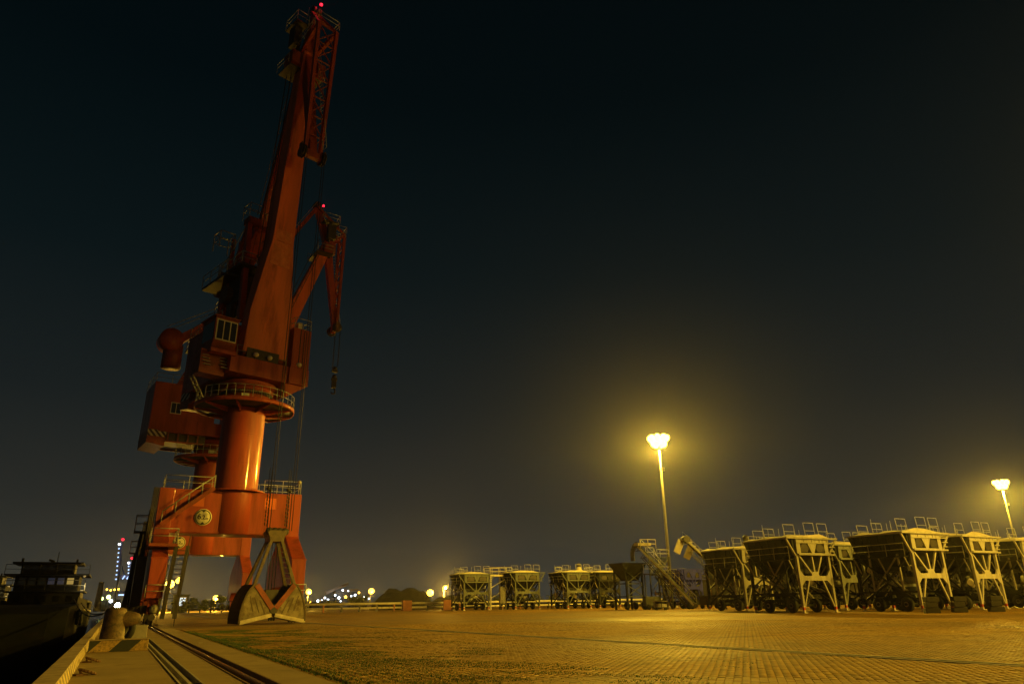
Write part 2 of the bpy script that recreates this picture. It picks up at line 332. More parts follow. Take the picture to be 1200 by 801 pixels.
# pavers: blocks laid in rows at 45 degrees to the quay
def lay_pavers():
    c = math.sqrt(0.5); pw, pl, gap = 0.125, 0.25, 0.010
    U = np.arange(0, 200) ; rows = []
    ks = np.arange(-340, 380); us = np.arange(-10, 300)
    K, Ug = np.meshgrid(ks, us, indexing='ij')
    uu = (Ug + 0.5 * (K % 2)) * pl; vv = K * pw
    X = (uu + vv) * c; Y = (uu - vv) * c
    d = np.hypot(X, Y); az = np.degrees(np.arctan2(X, Y))
    ok = (X > 3.47) & (d > 5.2) & (d < 46) & (az < 71) & (az > 3) & (np.abs(X - (14.25 - 0.04 * Y)) > 0.30)
    X, Y, d, az = X[ok], Y[ok], d[ok], az[ok]
    o = np.argsort(d); X, Y, d, az = X[o], Y[o], d[o], az[o]
    near = []
    for i in range(len(X)):
        v = Vector((X[i], Y[i], -CAM_H)); k = v.dot(fw); px = v.dot(rt) / k; py = v.dot(up) / k
        if abs(px) < 0.728 and py > -0.485: near.append(i)
        if len(near) >= 300: break
    near = set(near)
    q = MB().frustum((-pl / 2 + .003, pl / 2 - .003, -pw / 2 + .003, pw / 2 - .003), -0.014, (-pl / 2 + .006, pl / 2 - .006, -pw / 2 + .006, pw / 2 - .006), 0.0, True)
    pm = q.mesh("paver"); pm.materials.append(M['paver'])
    rest = []
    for i in range(len(X)):
        if i in near:
            ob = bpy.data.objects.new("paver", pm); ob.location = (X[i], Y[i], RNG.normal(0, 0.0015)); ob.rotation_euler = (RNG.normal(0, .006), RNG.normal(0, .006), R(45) + RNG.normal(0, .008))
            COL.objects.link(ob); ob.parent = yard
        else: rest.append(i)
    n = len(rest); X, Y = X[rest], Y[rest]
    hx, hy, tx, ty = pl / 2 - .003, pw / 2 - .003, pl / 2 - .006, pw / 2 - .006
    lu = np.array([-hx, hx, hx, -hx, -tx, tx, tx, -tx]); lv = np.array([-hy, -hy, hy, hy, -ty, -ty, ty, ty]); lz = np.array([-.014] * 4 + [0.0] * 4)
    a = R(45) + RNG.normal(0, .008, n); ca, sa = np.cos(a)[:, None], np.sin(a)[:, None]
    VX = X[:, None] + lu * ca - lv * sa; VY = Y[:, None] + lu * sa + lv * ca
    t1, t2, dz = RNG.normal(0, .006, n)[:, None], RNG.normal(0, .006, n)[:, None], RNG.normal(0, .0015, n)[:, None]
    VZ = lz + (lz > -0.01) * (dz + t1 * lu + t2 * lv)
    co = np.stack([VX, VY, VZ], -1).reshape(-1, 3)
    F = np.array([(4, 5, 6, 7), (0, 1, 5, 4), (1, 2, 6, 5), (2, 3, 7, 6), (3, 0, 4, 7)])
    fi = (np.arange(n)[:, None, None] * 8 + F).reshape(-1)
    me = bpy.data.meshes.new("paver_field"); me.vertices.add(len(co)); me.vertices.foreach_set("co", co.reshape(-1))
    me.loops.add(len(fi)); me.loops.foreach_set("vertex_index", fi.astype(np.int32))
    me.polygons.add(n * 5); me.polygons.foreach_set("loop_start", np.arange(0, n * 20, 4, dtype=np.int32)); me.update(calc_edges=True); me.validate()
    me.materials.append(M['paver']); ob = bpy.data.objects.new("paver_field", me); COL.objects.link(ob); ob.parent = yard; ob['kind'] = 'stuff'
lay_pavers()

# grass growing through the paving
def grow_grass():
    n = 150000
    X = 3.3 + RNG.gamma(1.6, 1.9, n); Y = RNG.uniform(7, 42, n)
    d2 = np.sin(X * 1.7 + np.sin(Y * .9) * 1.5) * np.sin(Y * 0.63 + X * .35) + np.sin(X * 5.1 + Y * 3.7) * 0.35
    keep = (d2 > 0.0 + 0.18 * np.maximum(0, X - 6)) & (X < 13)
    edge = (X < 3.75)
    keep = keep | (RNG.random(n) < .75 * np.exp(-((X - 4.6) / 1.5) ** 2 - ((Y - 15) / 5.0) ** 2))
    keep = keep | (edge & (RNG.random(n) < .6))
    X, Y = X[keep], Y[keep]
    k = 4000; Yc = RNG.uniform(6, 40, k); Xc = chx(Yc) - 0.2 - np.abs(RNG.normal(0, .16, k)); kk = np.sin(Yc * 1.3) + np.sin(Yc * 0.47 + 1) > 0.35
    X = np.concatenate([X, Xc[kk]]); Y = np.concatenate([Y, Yc[kk]]); n = len(X)
    h = RNG.uniform(.006, .024, n) * (1 + .6 * (X < 3.8)); a = RNG.uniform(0, 6.28, n); w = RNG.uniform(.006, .014, n); lx, ly = RNG.normal(0, .025, n), RNG.normal(0, .025, n)
    co = np.stack([np.stack([X - w * np.cos(a), Y - w * np.sin(a), np.full(n, -.012)], -1), np.stack([X + w * np.cos(a), Y + w * np.sin(a), np.full(n, -.012)], -1), np.stack([X + lx, Y + ly, h], -1)], 1).reshape(-1, 3)
    me = bpy.data.meshes.new("grass"); me.vertices.add(3 * n); me.vertices.foreach_set("co", co.reshape(-1)); me.loops.add(3 * n); me.loops.foreach_set("vertex_index", np.arange(3 * n, dtype=np.int32))
    me.polygons.add(n); me.polygons.foreach_set("loop_start", np.arange(0, 3 * n, 3, dtype=np.int32)); me.update(calc_edges=True); me.materials.append(M['grass'])
    o = bpy.data.objects.new("grass", me); COL.objects.link(o); o['kind'] = 'stuff'
    o['label'] = "short dark grass growing through the yard paving"; o['category'] = 'grass'
grow_grass()

# ------------------------------------------------------------------ light masts
def light_mast(x, y, h, label, power, heads=8, lit=True):
    t = thing("light_mast", label, "light mast", (x, y, 0), 0, "tall lattice-free light masts in the yard")
    t['group'] = "tall yard light masts"
    MB().tube((0, 0, 0.3), (0, 0, h), 0.29, 14, 0.12).build("pole", M['mast'], t)
    MB().lathe([(0.75, 0), (0.75, 0.3), (0.4, 0.32), (0.4, 0.5)], n=12).build("base_plate", M['block'], t)
    MB().lathe([(.9, h - .05), (1.0, h - .05), (1.0, h + .1), (.9, h + .1), (.9, h - .05)], n=24).bar((-.95, 0, h + .02), (.95, 0, h + .02), .1).bar((0, -.95, h + .02), (0, .95, h + .02), .1).build("head_ring", M['mast'], t)
    MB().box(-.2, .2, -.62, -.3, h * .78, h * .78 + .5).build("junction_box", M['grey'], t)
    for k in range(heads + 6):
        tier = 0 if k < heads else 1
        a = 2 * math.pi * (k if tier == 0 else k - heads + .5) / (heads, 6)[tier]; rr = (1.05, .62)[tier]; c = (rr * math.cos(a), rr * math.sin(a), h - (.35, 1.2)[tier])
        TT = Matrix.Translation(c) @ Matrix.Rotation(a, 4, 'Z') @ Matrix.Rotation(R(32), 4, 'Y')
        hd = MB(TT).box(-.18, .10, -.28, .28, -.22, .26).build("floodlight", M['dark'], t)
        MB(TT).sphere((.2, 0, 0), .48, 14, .60).build("lamp_lens", M['lamp_y'], hd)
    # the floods are hooded: a wide downward cone, and a little spill round about
    l = bpy.data.lights.new("mast_lamp", 'SPOT'); l.energy = power; l.color = SODIUM; l.shadow_soft_size = 0.9; l.spot_size = R(176); l.spot_blend = 0.10
    l.use_nodes = True; ln = l.node_tree; em = ln.nodes["Emission"]      # wide throw: the optics send more light outwards than straight down
    gi = ln.nodes.new("ShaderNodeNewGeometry"); sp_ = ln.nodes.new("ShaderNodeSeparateXYZ"); ab = ln.nodes.new("ShaderNodeMath"); ab.operation = 'ABSOLUTE'
    mxn = ln.nodes.new("ShaderNodeMath"); mxn.operation = 'MAXIMUM'; mxn.inputs[1].default_value = 0.16; pwn = ln.nodes.new("ShaderNodeMath"); pwn.operation = 'POWER'; pwn.inputs[1].default_value = -1.1
    ln.links.new(gi.outputs["Incoming"], sp_.inputs[0]); ln.links.new(sp_.outputs["Z"], ab.inputs[0]); ln.links.new(ab.outputs[0], mxn.inputs[0]); ln.links.new(mxn.outputs[0], pwn.inputs[0]); ln.links.new(pwn.outputs[0], em.inputs["Strength"])
    o = bpy.data.objects.new("mast_lamp", l); COL.objects.link(o); o.parent = t; o.location = (0, 0, h - 2.3)
    lamp_light("mast_spill", t, (0, 0, h + .9), power * 0.26, size=0.9)
    return t
PW = 40000
light_mast(70.8, 85.0, 25.0, "tall light mast glaring behind the middle conveyors, nearest bright lamp cluster", PW)
light_mast(171.3, 90.0, 25.0, "tall light mast glaring beyond the hoppers at the right edge", PW * 1.1)
light_mast(61.0, 6.0, 25.0, "tall light mast standing out of view beyond the right end of the hopper row", PW * 1.0)
light_mast(84.0, -62.0, 25.0, "tall light mast standing out of view behind the photographer", PW * 0.7)
# ------------------------------------------------------------------ portal cranes
def railing(b, pts, h=1.0, r=0.03, posts=None, mid=True):
    for a, c in zip(pts[:-1], pts[1:]):
        a = Vector(a); c = Vector(c); n = max(1, int((c - a).length / 1.3))
        for k in range(n + 1):
            p = a.lerp(c, k / n); b.tube(p, p + Vector((0, 0, h)), r, 5)
        b.tube(a + Vector((0, 0, h)), c + Vector((0, 0, h)), r, 5)
        if mid: b.tube(a + Vector((0, 0, h * .5)), c + Vector((0, 0, h * .5)), r * .8, 5)
    return b
def arc(r, z, a0, a1, n): return [(r * math.cos(R(a0 + (a1 - a0) * k / n)), r * math.sin(R(a0 + (a1 - a0) * k / n)), z) for k in range(n + 1)]
def stair(name, parent, a, b_, w, m, side, n=10, rail=0.9):
    a = Vector(a); b_ = Vector(b_); s = Vector(side) * (w / 2)
    o = MB().bar(a + s, b_ + s, .05, .28).bar(a - s, b_ - s, .05, .28).build(name, m, parent)
    t = MB()
    for k in range(1, n): p = a.lerp(b_, k / n); t.bar(p - s, p + s, .22, .04, side=(0, 0, 1))
    t.build("step_set", m, o)
    if rail:
        h = MB()
        for q in (1, -1):
            h.tube(a + s * q + Vector((0, 0, rail)), b_ + s * q + Vector((0, 0, rail)), .03, 5)
            for k in range(0, 5): p = a.lerp(b_, k / 4) + s * q; h.tube(p, p + Vector((0, 0, rail)), .025, 5)
        h.build("handrail", M['grey'], o)
    return o
def lettering(txt, size, parent, loc, m, rot=(math.pi / 2, 0, 0), ext=0.006):
    c = bpy.data.curves.new("lettering", 'FONT'); c.body = txt; c.size = size; c.extrude = ext; c.offset = size * .022; c.align_x = 'CENTER'; c.align_y = 'CENTER'; c.materials.append(m)
    tmp = bpy.data.objects.new("lettering_source", c); COL.objects.link(tmp); bpy.context.view_layer.update()
    me = bpy.data.meshes.new_from_object(tmp.evaluated_get(bpy.context.evaluated_depsgraph_get())); bpy.data.objects.remove(tmp); bpy.data.curves.remove(c)
    o = bpy.data.objects.new("lettering", me); COL.objects.link(o); o.parent = parent; o.location = loc; o.rotation_euler = rot
    return o
SLING = 7.4
def crane(X, Y, slew, label, extra=False, top=(4.3, 50.6), tip=(7.2, 37.9), tail=(5.2, 55.0), elbow=(7.8, 51.6), hoist=6.0):
    c = thing("portal_crane", label, "crane", (X, Y, 0), 0, "red portal cranes on the quay")
    red = M['red']
    # --- portal
    MB().box(-5.44, 4.94, -1.3, 1.3, 6.35, 9.6).build("portal_beam", red, c, bevel=.05)
    b = MB()
    for z in (6.42, 9.46): b.box(-4.40, 3.90, -1.36, -1.3, z, z + .1)
    b.build("beam_flange", red, c)
    for x in (-4.3, -3.1, 3.0, 3.8): MB().box(x - .02, x + .02, -1.312, -1.30, 6.53, 9.45).build("weld_seam", red, c)
    for x in (-2.75, 2.6): MB().box(x - .45, x + .45, -1.306, -1.30, 8.35, 9.2).build("patch_plate", M['boom'], c)
    prof = [(-1.34, 9.63), (-1.34, 6.3), (-4.9, 4.35), (-4.9, 1.75), (-3.2, 1.75), (-2.2, 2.5), (2.2, 2.5), (3.2, 1.75), (4.9, 1.75), (4.9, 4.35), (1.34, 6.3), (1.34, 9.63)]
    for x in (-4.95, 4.45):
        lg = MB().prism(prof, x - .52, x + .52, 'x').build("end_frame", red, c, bevel=.04)
        MB().box(x - .56, x + .56, -4.93, -4.90, 4.31, 4.39).box(x - .56, x + .56, -1.38, -1.34, 6.26, 6.34).build("seam_plate", red, lg)['kind'] = 'stuff'
        for yy in (-4.05, 4.05):
            bg_ = MB().prism([(yy - .95, .75), (yy - .95, 1.0), (yy - .35, 1.75), (yy + .35, 1.75), (yy + .95, 1.0), (yy + .95, .75)], x - .32, x + .32, 'x').build("bogie", M['red_old'], c)
            for dy in (-.55, .55):
                MB().lathe([(.02, -.13), (.40, -.13), (.40, -.09), (.36, -.08), (.36, .08), (.40, .09), (.40, .13), (.02, .13)], (x, yy + dy, .40), 18, 'x').build("wheel", M['dark'], bg_)
            if x < 0 and yy < 0: MB().sphere((x + .1, yy - 1.0, 1.05), .3, 16).build("drive_cover", M['hop_mid'], bg_)
            MB().box(x - .7, x - .34, yy - .4, yy + .2, .8, 1.3).build("drive_motor", M['dark'], bg_)
            MB().tube((x, yy - 1.25, .55), (x, yy - .9, .55), .14, 10).tube((x, yy - 1.45, .55), (x, yy - 1.25, .55), .22, 10).build("buffer", M['dark'], bg_)
        w = railing(MB(), [(x - .6, -5.2, 1.8), (x + .6, -5.2, 1.8)], .8); w.build("guard_rail", M['grey'], c)
    # --- tower
    MB().lathe([(1.55, 6.36), (1.7, 6.4), (1.7, 9.62)], n=48).build("tower_base", red, c)
    MB().lathe([(2.25, 9.6), (2.3, 9.62), (2.3, 9.72), (1.66, 9.74)], n=48).build("tower_flange", red, c)
    MB().lathe([(1.66, 9.72), (1.66, 16.35)], n=64).build("tower", red, c)
    b = MB()
    for z in (11.9, 14.2): b.lathe([(1.66, z - .02), (1.672, z - .015), (1.672, z + .015), (1.66, z + .02)], n=64)
    b.build("weld_seam", red, c)
    pl = MB().lathe([(1.66, 16.42), (3.88, 16.42), (3.88, 16.60), (1.66, 16.60)], n=56).build("ring_platform", M['dark'], c)  # dark floor colour holds the shade of the platform's underside
    MB().lathe([(3.88, 16.34), (3.93, 16.34), (3.93, 16.66), (3.88, 16.66), (3.88, 16.34)], n=64).build("platform_rim", red, pl)
    for k in range(9):
        a = R(40 * k + 12); p = Vector((math.cos(a), math.sin(a), 0)); q = Vector((-math.sin(a), math.cos(a), 0)) * .03
        v = [p * 1.64 + q + Vector((0, 0, 15.95)), p * 1.64 + q + Vector((0, 0, 16.4)), p * 3.86 + q + Vector((0, 0, 16.4)), p * 3.86 + q + Vector((0, 0, 16.30))]
        v += [w - q * 2 for w in v]
        MB().add(v, [(0, 1, 2, 3), (4, 7, 6, 5), (0, 3, 7, 4), (0, 4, 5, 1), (2, 6, 7, 3)]).build("gusset", red, pl)
    b = MB(); railing(b, arc(3.85, 16.64, -150, 190, 34), 1.0, .025); b.build("platform_rail", M['grey'], c)
    dr = MB().lathe([(1.95, 16.64), (1.95, 17.75), (2.15, 17.8), (2.15, 18.0), (1.9, 18.02)], n=56).build("slewing_drum", red, c)
    b = MB()
    for k in range(72):
        a = R(5 * k); b.T = Matrix.Rotation(a, 4, 'Z'); b.box(1.95, 2.05, -.035, .035, 17.45, 17.75)
    b.build("gear_tooth_ring", M['dark'], dr)
    b = MB(Matrix.Rotation(R(-100), 4, 'Z')); b.box(1.95, 2.0, -.3, .3, 17.0, 17.4); b.build("name_plate", M['cream'], dr)
    MB().lathe([(1.7, 18.0), (2.3, 18.25), (2.3, 18.5), (1.7, 18.72)], n=56).build("slewing_ring", red, c)
    # --- portal top walkway and stairs
    b = MB(); railing(b, [(-5.2, -1.25, 9.6), (-1.9, -1.25, 9.6)], 1.0); railing(b, [(2.0, -1.25, 9.6), (4.85, -1.25, 9.63), (4.85, 1.25, 9.63), (-5.2, 1.25, 9.6), (-5.2, -1.25, 9.6)], 1.0)
    b.build("walkway_rail", M['grey'], c)
    stair("portal_stair", c, (-5.1, -1.62, 6.9), (-1.75, -1.62, 9.72), .55, M['red_old'], (0, 1, 0), 14, .95)
    MB().box(-5.75, -3.95, -5.0, -1.45, 5.12, 5.32).build("leg_platform", M['red_old'], c)
    b = MB(); railing(b, [(-4.0, -1.6, 5.32), (-4.0, -4.95, 5.32), (-5.7, -4.95, 5.32), (-5.7, -1.6, 5.32)], 1.0); b.build("leg_platform_rail", M['grey'], c)
    stair("leg_stair", c, (-3.95, -5.6, .45), (-3.62, -4.6, 5.2), .75, M['dark'], (1, 0, 0), 15, 0)
    b = MB()
    for s in (-.42, .42):
        b.tube((-3.95 + s, -5.8, 1.1), (-3.62 + s, -4.8, 5.9), .03, 5)
    b.tube((-3.6, -6.3, .0), (-3.4, -5.3, 3.1), .035, 6)
    b.build("leg_stair_rail", M['dark'], c)
    # --- cable guide mast and reel on the water side
    gm = MB().bar((-6.15, 1.4, .9), (-5.75, 1.6, 8.3), .3).bar((-6.6, 1.4, .9), (-6.2, 1.6, 6.6), .22).build("cable_mast", M['dark'], c)
    b = MB()
    for k in range(9): z = 1.2 + k * .62; b.bar((-6.13 + .05 * k, 1.45, z), (-6.58 + .05 * k, 1.45, z + .4), .07)
    b.build("mast_lacing", M['dark'], gm)
    MB().box(-6.75, -5.7, 1.0, 2.2, 6.5, 6.62).build("basket_floor", M['dark'], c)
    b = MB(); railing(b, [(-6.7, 1.05, 6.6), (-5.75, 1.05, 6.6), (-5.75, 2.15, 6.6), (-6.7, 2.15, 6.6), (-6.7, 1.05, 6.6)], 1.2, .035); b.build("basket_rail", M['rust'], c)
    MB().box(-6.3, -5.66, -2.6, 1.0, 1.2, 4.6).build("cable_cabinet", M['dark'], c)
    MB().lathe([(.1, -.2), (1.15, -.2), (1.15, -.15), (.6, -.12), (.6, .12), (1.15, .15), (1.15, .2), (.1, .2)], (-6.2, 2.6, 2.1), 28, 'x').build("cable_reel", M['dark'], c)
    b = MB()
    for k in range(4): b.tube((-5.95 + .1 * k, -1.4, 4.6), (-5.85 + .1 * k, -1.42, 9.6), .05, 6)
    b.build("cable_bundle", M['dark'], c)
    MB().sphere((4.7, -1.3, 10.6), .16, 10).tube((4.7, -1.2, 9.6), (4.7, -1.3, 10.6), .04, 6).build("horn_light", M['grey'], c)
    # --- height limit sign
    sg = MB().lathe([(.001, -.05), (.62, -.05), (.62, 0), (.001, 0)], (-2.25, -1.31, 7.55), 40, 'y').build("height_sign", M['cream'], c)
    MB().lathe([(.50, -.062), (.555, -.062), (.555, -.05), (.50, -.05), (.50, -.062)], (-2.25, -1.31, 7.55), 40, 'y').build("sign_ring", M['black'], sg)
    b = MB()
    for s in (1, -1): b.prism([(-2.25 - .15, 7.55 + s * .49), (-2.25 + .15, 7.55 + s * .49), (-2.25, 7.55 + s * .35)], -1.372, -1.36, 'y')
    b.build("sign_arrow", M['black'], sg)
    lettering("6", .56, sg, (-2.52, -1.372, 7.57), M['black']); lettering(".2", .42, sg, (-2.25, -1.372, 7.53), M['black']); lettering("m", .26, sg, (-1.98, -1.372, 7.45), M['black'])
    # --- slewing upper works, u along the boom, v across
    T = Matrix(((math.sin(R(slew)), math.cos(R(slew)), 0, 0), (-math.cos(R(slew)), math.sin(R(slew)), 0, 0), (0, 0, 1, 0), (0, 0, 0, 1)))
    mb = lambda: MB(T)
    dk = mb().prism([(2.55, -2.85), (2.55, 2.2), (2.75, 2.2), (2.75, 4.0), (-1.2, 4.0), (-1.2, 2.6), (-6.4, 2.6), (-6.4, -2.6), (-1.2, -2.85)], 18.72, 20.15, 'z').build("slewing_deck", red, c)
    b = mb()
    b.prism([(2.3, 18.72), (4.0, 18.72), (2.3, 17.6)], 1.0, 1.1, 'x')
    for u in (.2, .75, 1.3, 1.85, 2.4): b.prism([(2.05, 18.70), (3.95, 18.70), (2.2, 17.5)], u, u + .07, 'x')
    b.build("deck_bracket", red, dk)
    b = mb()
    for v in (-2.6, 4.0): pass
    railing(b, [(2.5, -2.4, 20.15), (2.5, 1.9, 20.15)], .9, .03); b.build("deck_rail", M['grey'], dk)
    mb().box(2.2, 2.58, -1.6, 1.2, 20.15, 21.0).build("deck_opening_block", M['dark'], dk)  # solid dark block, its colour standing for the shaded opening
    for v in (-.9, .3, 3.0):
        s = mb().sphere((2.75, v, 20.45), .24, 12, .2).build("deck_lamp_dish", M['cream'], dk)
        mb().tube((2.5, v, 20.1), (2.7, v, 20.4), .04, 6).build("bracket", M['dark'], s)
    ho = mb().box(-7.35, -.9, -2.6, 2.6, 18.9, 24.1).build("machinery_house", red, c, bevel=.04)
    for side in (-2.6, 2.6):
        o = 1 if side > 0 else -1
        wn_ = mb().box(-5.52, -4.42, min(side, side + .04 * o), max(side, side + .04 * o), 20.75, 22.0).build("window_frame", M['cream'], ho)
        mb().box(-5.44, -5.0, min(side, side + .05 * o), max(side, side + .05 * o), 20.83, 21.92).build("pane", M['glass'], wn_); mb().box(-4.94, -4.5, min(side, side + .05 * o), max(side, side + .05 * o), 20.83, 21.92).build("pane", M['glass'], wn_)
    b = mb()
    for side in (-2.61, 2.61):
        for z in (19.05, 23.95): b.bar((-7.35, side, z), (-.9, side, z), .06)
    b.build("wall_seam", red, ho)
    cw_ = mb().prism([(-7.35, 17.45), (-5.6, 17.2), (-5.5, 18.9), (-7.35, 18.9)], -2.55, 2.55, 'y').build("counterweight", M['red_old'], c)
    mb().box(-7.37, -5.55, 2.55, 2.57, 18.15, 18.85).build("hazard_panel", M['hazard'], cw_); mb().box(-7.37, -5.55, -2.57, -2.55, 18.15, 18.85).build("hazard_panel", M['hazard'], cw_)
    for u in (-5.4, -4.4, -3.4, -2.4):
        for s in (-2.5, 2.5): mb().box(u, u + .14, s - .05, s + .05, 17.75, 18.9).build("house_support", M['red_old'], c)
    b = mb()
    for s in (-2.5, 2.5): b.bar((-5.5, s, 17.75), (-1.8, s, 17.75), .18)
    b.build("support_rail", M['red_old'], c)
    mb().box(-5.45, -1.5, -2.2, 2.2, 17.8, 18.88).build("under_frame", M['dark'], c)
    b = mb(); railing(b, [(-7.3, 2.55, 24.1), (-1.0, 2.55, 24.1)], 1.0); railing(b, [(-7.3, -2.55, 24.1), (-1.0, -2.55, 24.1)], 1.0); railing(b, [(-7.3, -2.55, 24.1), (-7.3, 2.55, 24.1)], 1.0); b.build("roof_rail", M['grey'], ho)
    # operator cab
    cb = mb().prism([(2.6, 22.95), (2.6, 20.9), (2.2, 20.35), (.2, 20.35), (.2, 22.95)][::-1], -4.45, -2.55, 'y').build("operator_cab", M['red_old'], c, bevel=.03)
    wf = mb().box(2.6, 2.64, -4.35, -2.65, 21.0, 22.75).build("window_frame", M['cream'], cb)
    for k in range(3): mb().box(2.63, 2.66, -4.25 + k * .54, -3.80 + k * .54, 21.1, 22.65).build("pane", M['glass'], wf)
    sf = mb().box(.4, 2.4, -4.452, -4.43, 21.1, 22.6).build("side_window", M['glass'], cb)
    mb().box(.1, 2.75, -4.6, -2.5, 22.95, 23.05).build("cab_roof", M['red_old'], cb)
    mb().box(2.1, 2.75, -4.6, -2.5, 19.95, 20.25).build("cab_ledge", M['red'], cb)
    b = mb()
    for k in range(4):
        for v in (-4.5, -3.1): b.box(1.5 + .16 * (3 - k), 1.75 + .16 * (3 - k), v - .28, v + .28, 18.95 + .3 * k, 19.0 + .3 * k)
    b.build("cab_step", M['grey'], cb)
    mb().box(.3, 1.7, -4.9, -2.9, 18.4, 20.35).build("cab_support", M['red_old'], c)
    st = mb(); a0, a1 = Vector((.4, -4.9, 18.4)), Vector((-.4, -3.4, 16.7))
    for s in (.3, -.3): st.bar(a0 + Vector((s, 0, 0)), a1 + Vector((s, 0, 0)), .05, .14)
    for k in range(7): p = a0.lerp(a1, (k + .5) / 7); st.bar(p - Vector((.3, 0, 0)), p + Vector((.3, 0, 0)), .18, .04)
    st.build("cab_stair", M['grey'], c)
    # electrical box on the other side
    eb = mb().box(1.2, 2.72, 2.28, 3.95, 20.16, 23.75).build("electrical_box", red, c, bevel=.03)
    b = mb(); railing(b, [(2.65, 2.35, 23.75), (2.65, 3.9, 23.75), (1.25, 3.9, 23.75), (1.25, 2.35, 23.75), (2.65, 2.35, 23.75)], .95); b.build("box_rail", M['grey'], eb)
    mb().box(1.7, 2.2, 2.9, 3.3, 23.75, 24.5).build("roof_fan", M['cream'], eb)
    b = mb(); b.bar((2.74, 2.95, 20.2), (2.74, 2.95, 23.7), .05); b.bar((2.74, 3.3, 20.2), (2.74, 3.3, 23.7), .05); b.build("conduit", M['dark'], eb)
    # A frame
    for s in (-1.25, 1.25):
        mb().bar((.2, s * 1.15, 24.0), (-.9, s, 34.2), .5, .5, .4, .4).build("mast_leg", M['red'], c)
        mb().bar((-4.8, s * 1.3, 24.1), (-1.0, s, 34.0), .34, .34, .3, .3).build("mast_leg", M['red'], c)
    mb().box(-1.5, -.4, -1.5, 1.5, 33.9, 34.5).build("mast_head", M['red_old'], c)
    b = mb(); railing(b, [(-1.6, -1.6, 34.5), (-.3, -1.6, 34.5), (-.3, 1.6, 34.5), (-1.6, 1.6, 34.5), (-1.6, -1.6, 34.5)], 1.3, .04)
    railing(b, [(-4.0, -2.0, 29.4), (.3, -2.0, 29.4), (.3, 2.0, 29.4), (-4.0, 2.0, 29.4), (-4.0, -2.0, 29.4)], 1.1, .04); b.build("mast_rail", M['grey'], c)['kind'] = 'stuff'
    mb().box(-4.1, .4, -2.1, 2.1, 29.2, 29.38).build("mast_platform", M['dark'], c)
    mb().box(-3.0, -.3, -1.5, 1.5, 26.2, 28.6).build("winch_unit", M['dark'], c)
    mb().tube((-2.6, -2.0, 27.2), (-2.6, 2.0, 27.2), .8, 14).build("winch_drum", M['rust'], c)
    if extra:      # service mast and cage behind the boom
        for s in (-.5, .5): mb().bar((-5.2, s - .4, 24.1), (-5.2, s * .7 - .3, 34.2), .45, .45, .3, .3).build("service_mast", M['red'], c)
        mb().bar((-5.1, .2, 33.6), (-2.2, .5, 28.9), .28).build("service_stay", M['red_old'], c)
        b = mb(); railing(b, [(-5.8, -2.3, 32.6), (-4.4, -2.3, 32.6), (-4.4, -.9, 32.6), (-5.8, -.9, 32.6), (-5.8, -2.3, 32.6)], 1.7, .05); b.build("service_cage", M['grey'], c)
        mb().box(-6.2, -1.2, -2.6, 1.4, 28.55, 28.8).build("service_deck", M['dark'], c)
        b = mb(); railing(b, [(-1.2, -2.6, 28.8), (-6.2, -2.6, 28.8)], 1.2, .04); railing(b, [(-1.2, -2.6, 28.8), (-1.2, 1.4, 28.8)], 1.2, .04); b.build("service_rail", M['grey'], c)
        for k in range(5): mb().box(-2.6, -1.7, -1.6 + .6 * k, -1.2 + .6 * k, 24.6 + .5 * (k % 3), 26.2 + .45 * (k % 2)).build("motor_unit", M[('dark', 'grey', 'rust')[k % 3]], c)
    # balance weight lever
    bl = mb().bar((-.8, 0, 33.6), (-5.4, 0, 29.9), 1.0, 1.5, .9, 1.2, side=(0, 1, 0)).build("balance_lever", M['red'], c)
    mb().lathe([(.01, -1.1), (1.25, -1.1), (1.25, 1.1), (.01, 1.1)], (-6.2, 0, 29.65), 36, 'y').build("balance_weight", M['red'], bl)
    mb().lathe([(.01, 26.5), (1.02, 26.5), (1.02, 29.2), (.01, 29.2)], (-5.75, 0, 0), 32).build("weight_drum", M['red_old'], bl)
    b = mb(); b.tube((-6.9, 1.0, 31.0), (-1.2, 1.0, 34.9), .04, 5); b.tube((-6.9, -1.0, 31.0), (-1.2, -1.0, 34.9), .04, 5); b.build("lever_rail", M['grey'], bl)
    # boom: box girder with a splayed foot
    tu, tz = top; F0 = Vector((1.95, 0, 20.7)); F1 = Vector((tu, 0, tz)); d = (F1 - F0); Lb = d.length; d.normalize(); nn = Vector((d.z, 0, -d.x))   # nn points forward/down side
    secs = [(0.0, 1.95, .55), (.12, 1.86, .62), (.34, .98, .85), (.62, .82, .80), (.9, .68, .66), (1.0, .62, .60)]
    vs = []; fs = []
    for t, hw, hd in secs:
        p = F0 + d * (Lb * t)
        for i, j in ((-1, -1), (1, -1), (1, 1), (-1, 1)): vs.append(p + Vector((0, hw * i, 0)) + nn * (hd * j))
    for k in range(len(secs) - 1):
        for i in range(4): fs.append((k * 4 + i, k * 4 + (i + 1) % 4, k * 4 + 4 + (i + 1) % 4, k * 4 + 4 + i))
    fs += [(3, 2, 1, 0), tuple(4 * (len(secs) - 1) + i for i in range(4))]
    bo = mb().add(vs, fs).build("boom", M['boom'], c, bevel=.03)
    for s in (-1.5, 1.5): mb().tube((1.95, s - .35, 20.75), (1.95, s + .35, 20.75), .5, 14).build("boom_hinge", M['red_old'], bo)
    b = mb()
    for t in (.12, .34, .48, .62, .76, .9):
        hw, hd = np.interp(t, [q[0] for q in secs], [q[1] for q in secs]), np.interp(t, [q[0] for q in secs], [q[2] for q in secs])
        p = F0 + d * (Lb * t)
        b.add([p + Vector((0, hw * i * 1.006, 0)) + nn * (hd * j * 1.006) + d * q for q in (-.03, .03) for i, j in ((-1, -1), (1, -1), (1, 1), (-1, 1))], [(i, (i + 1) % 4, 4 + (i + 1) % 4, 4 + i) for i in range(4)])
    b.build("boom_seam", M['boom'], bo)
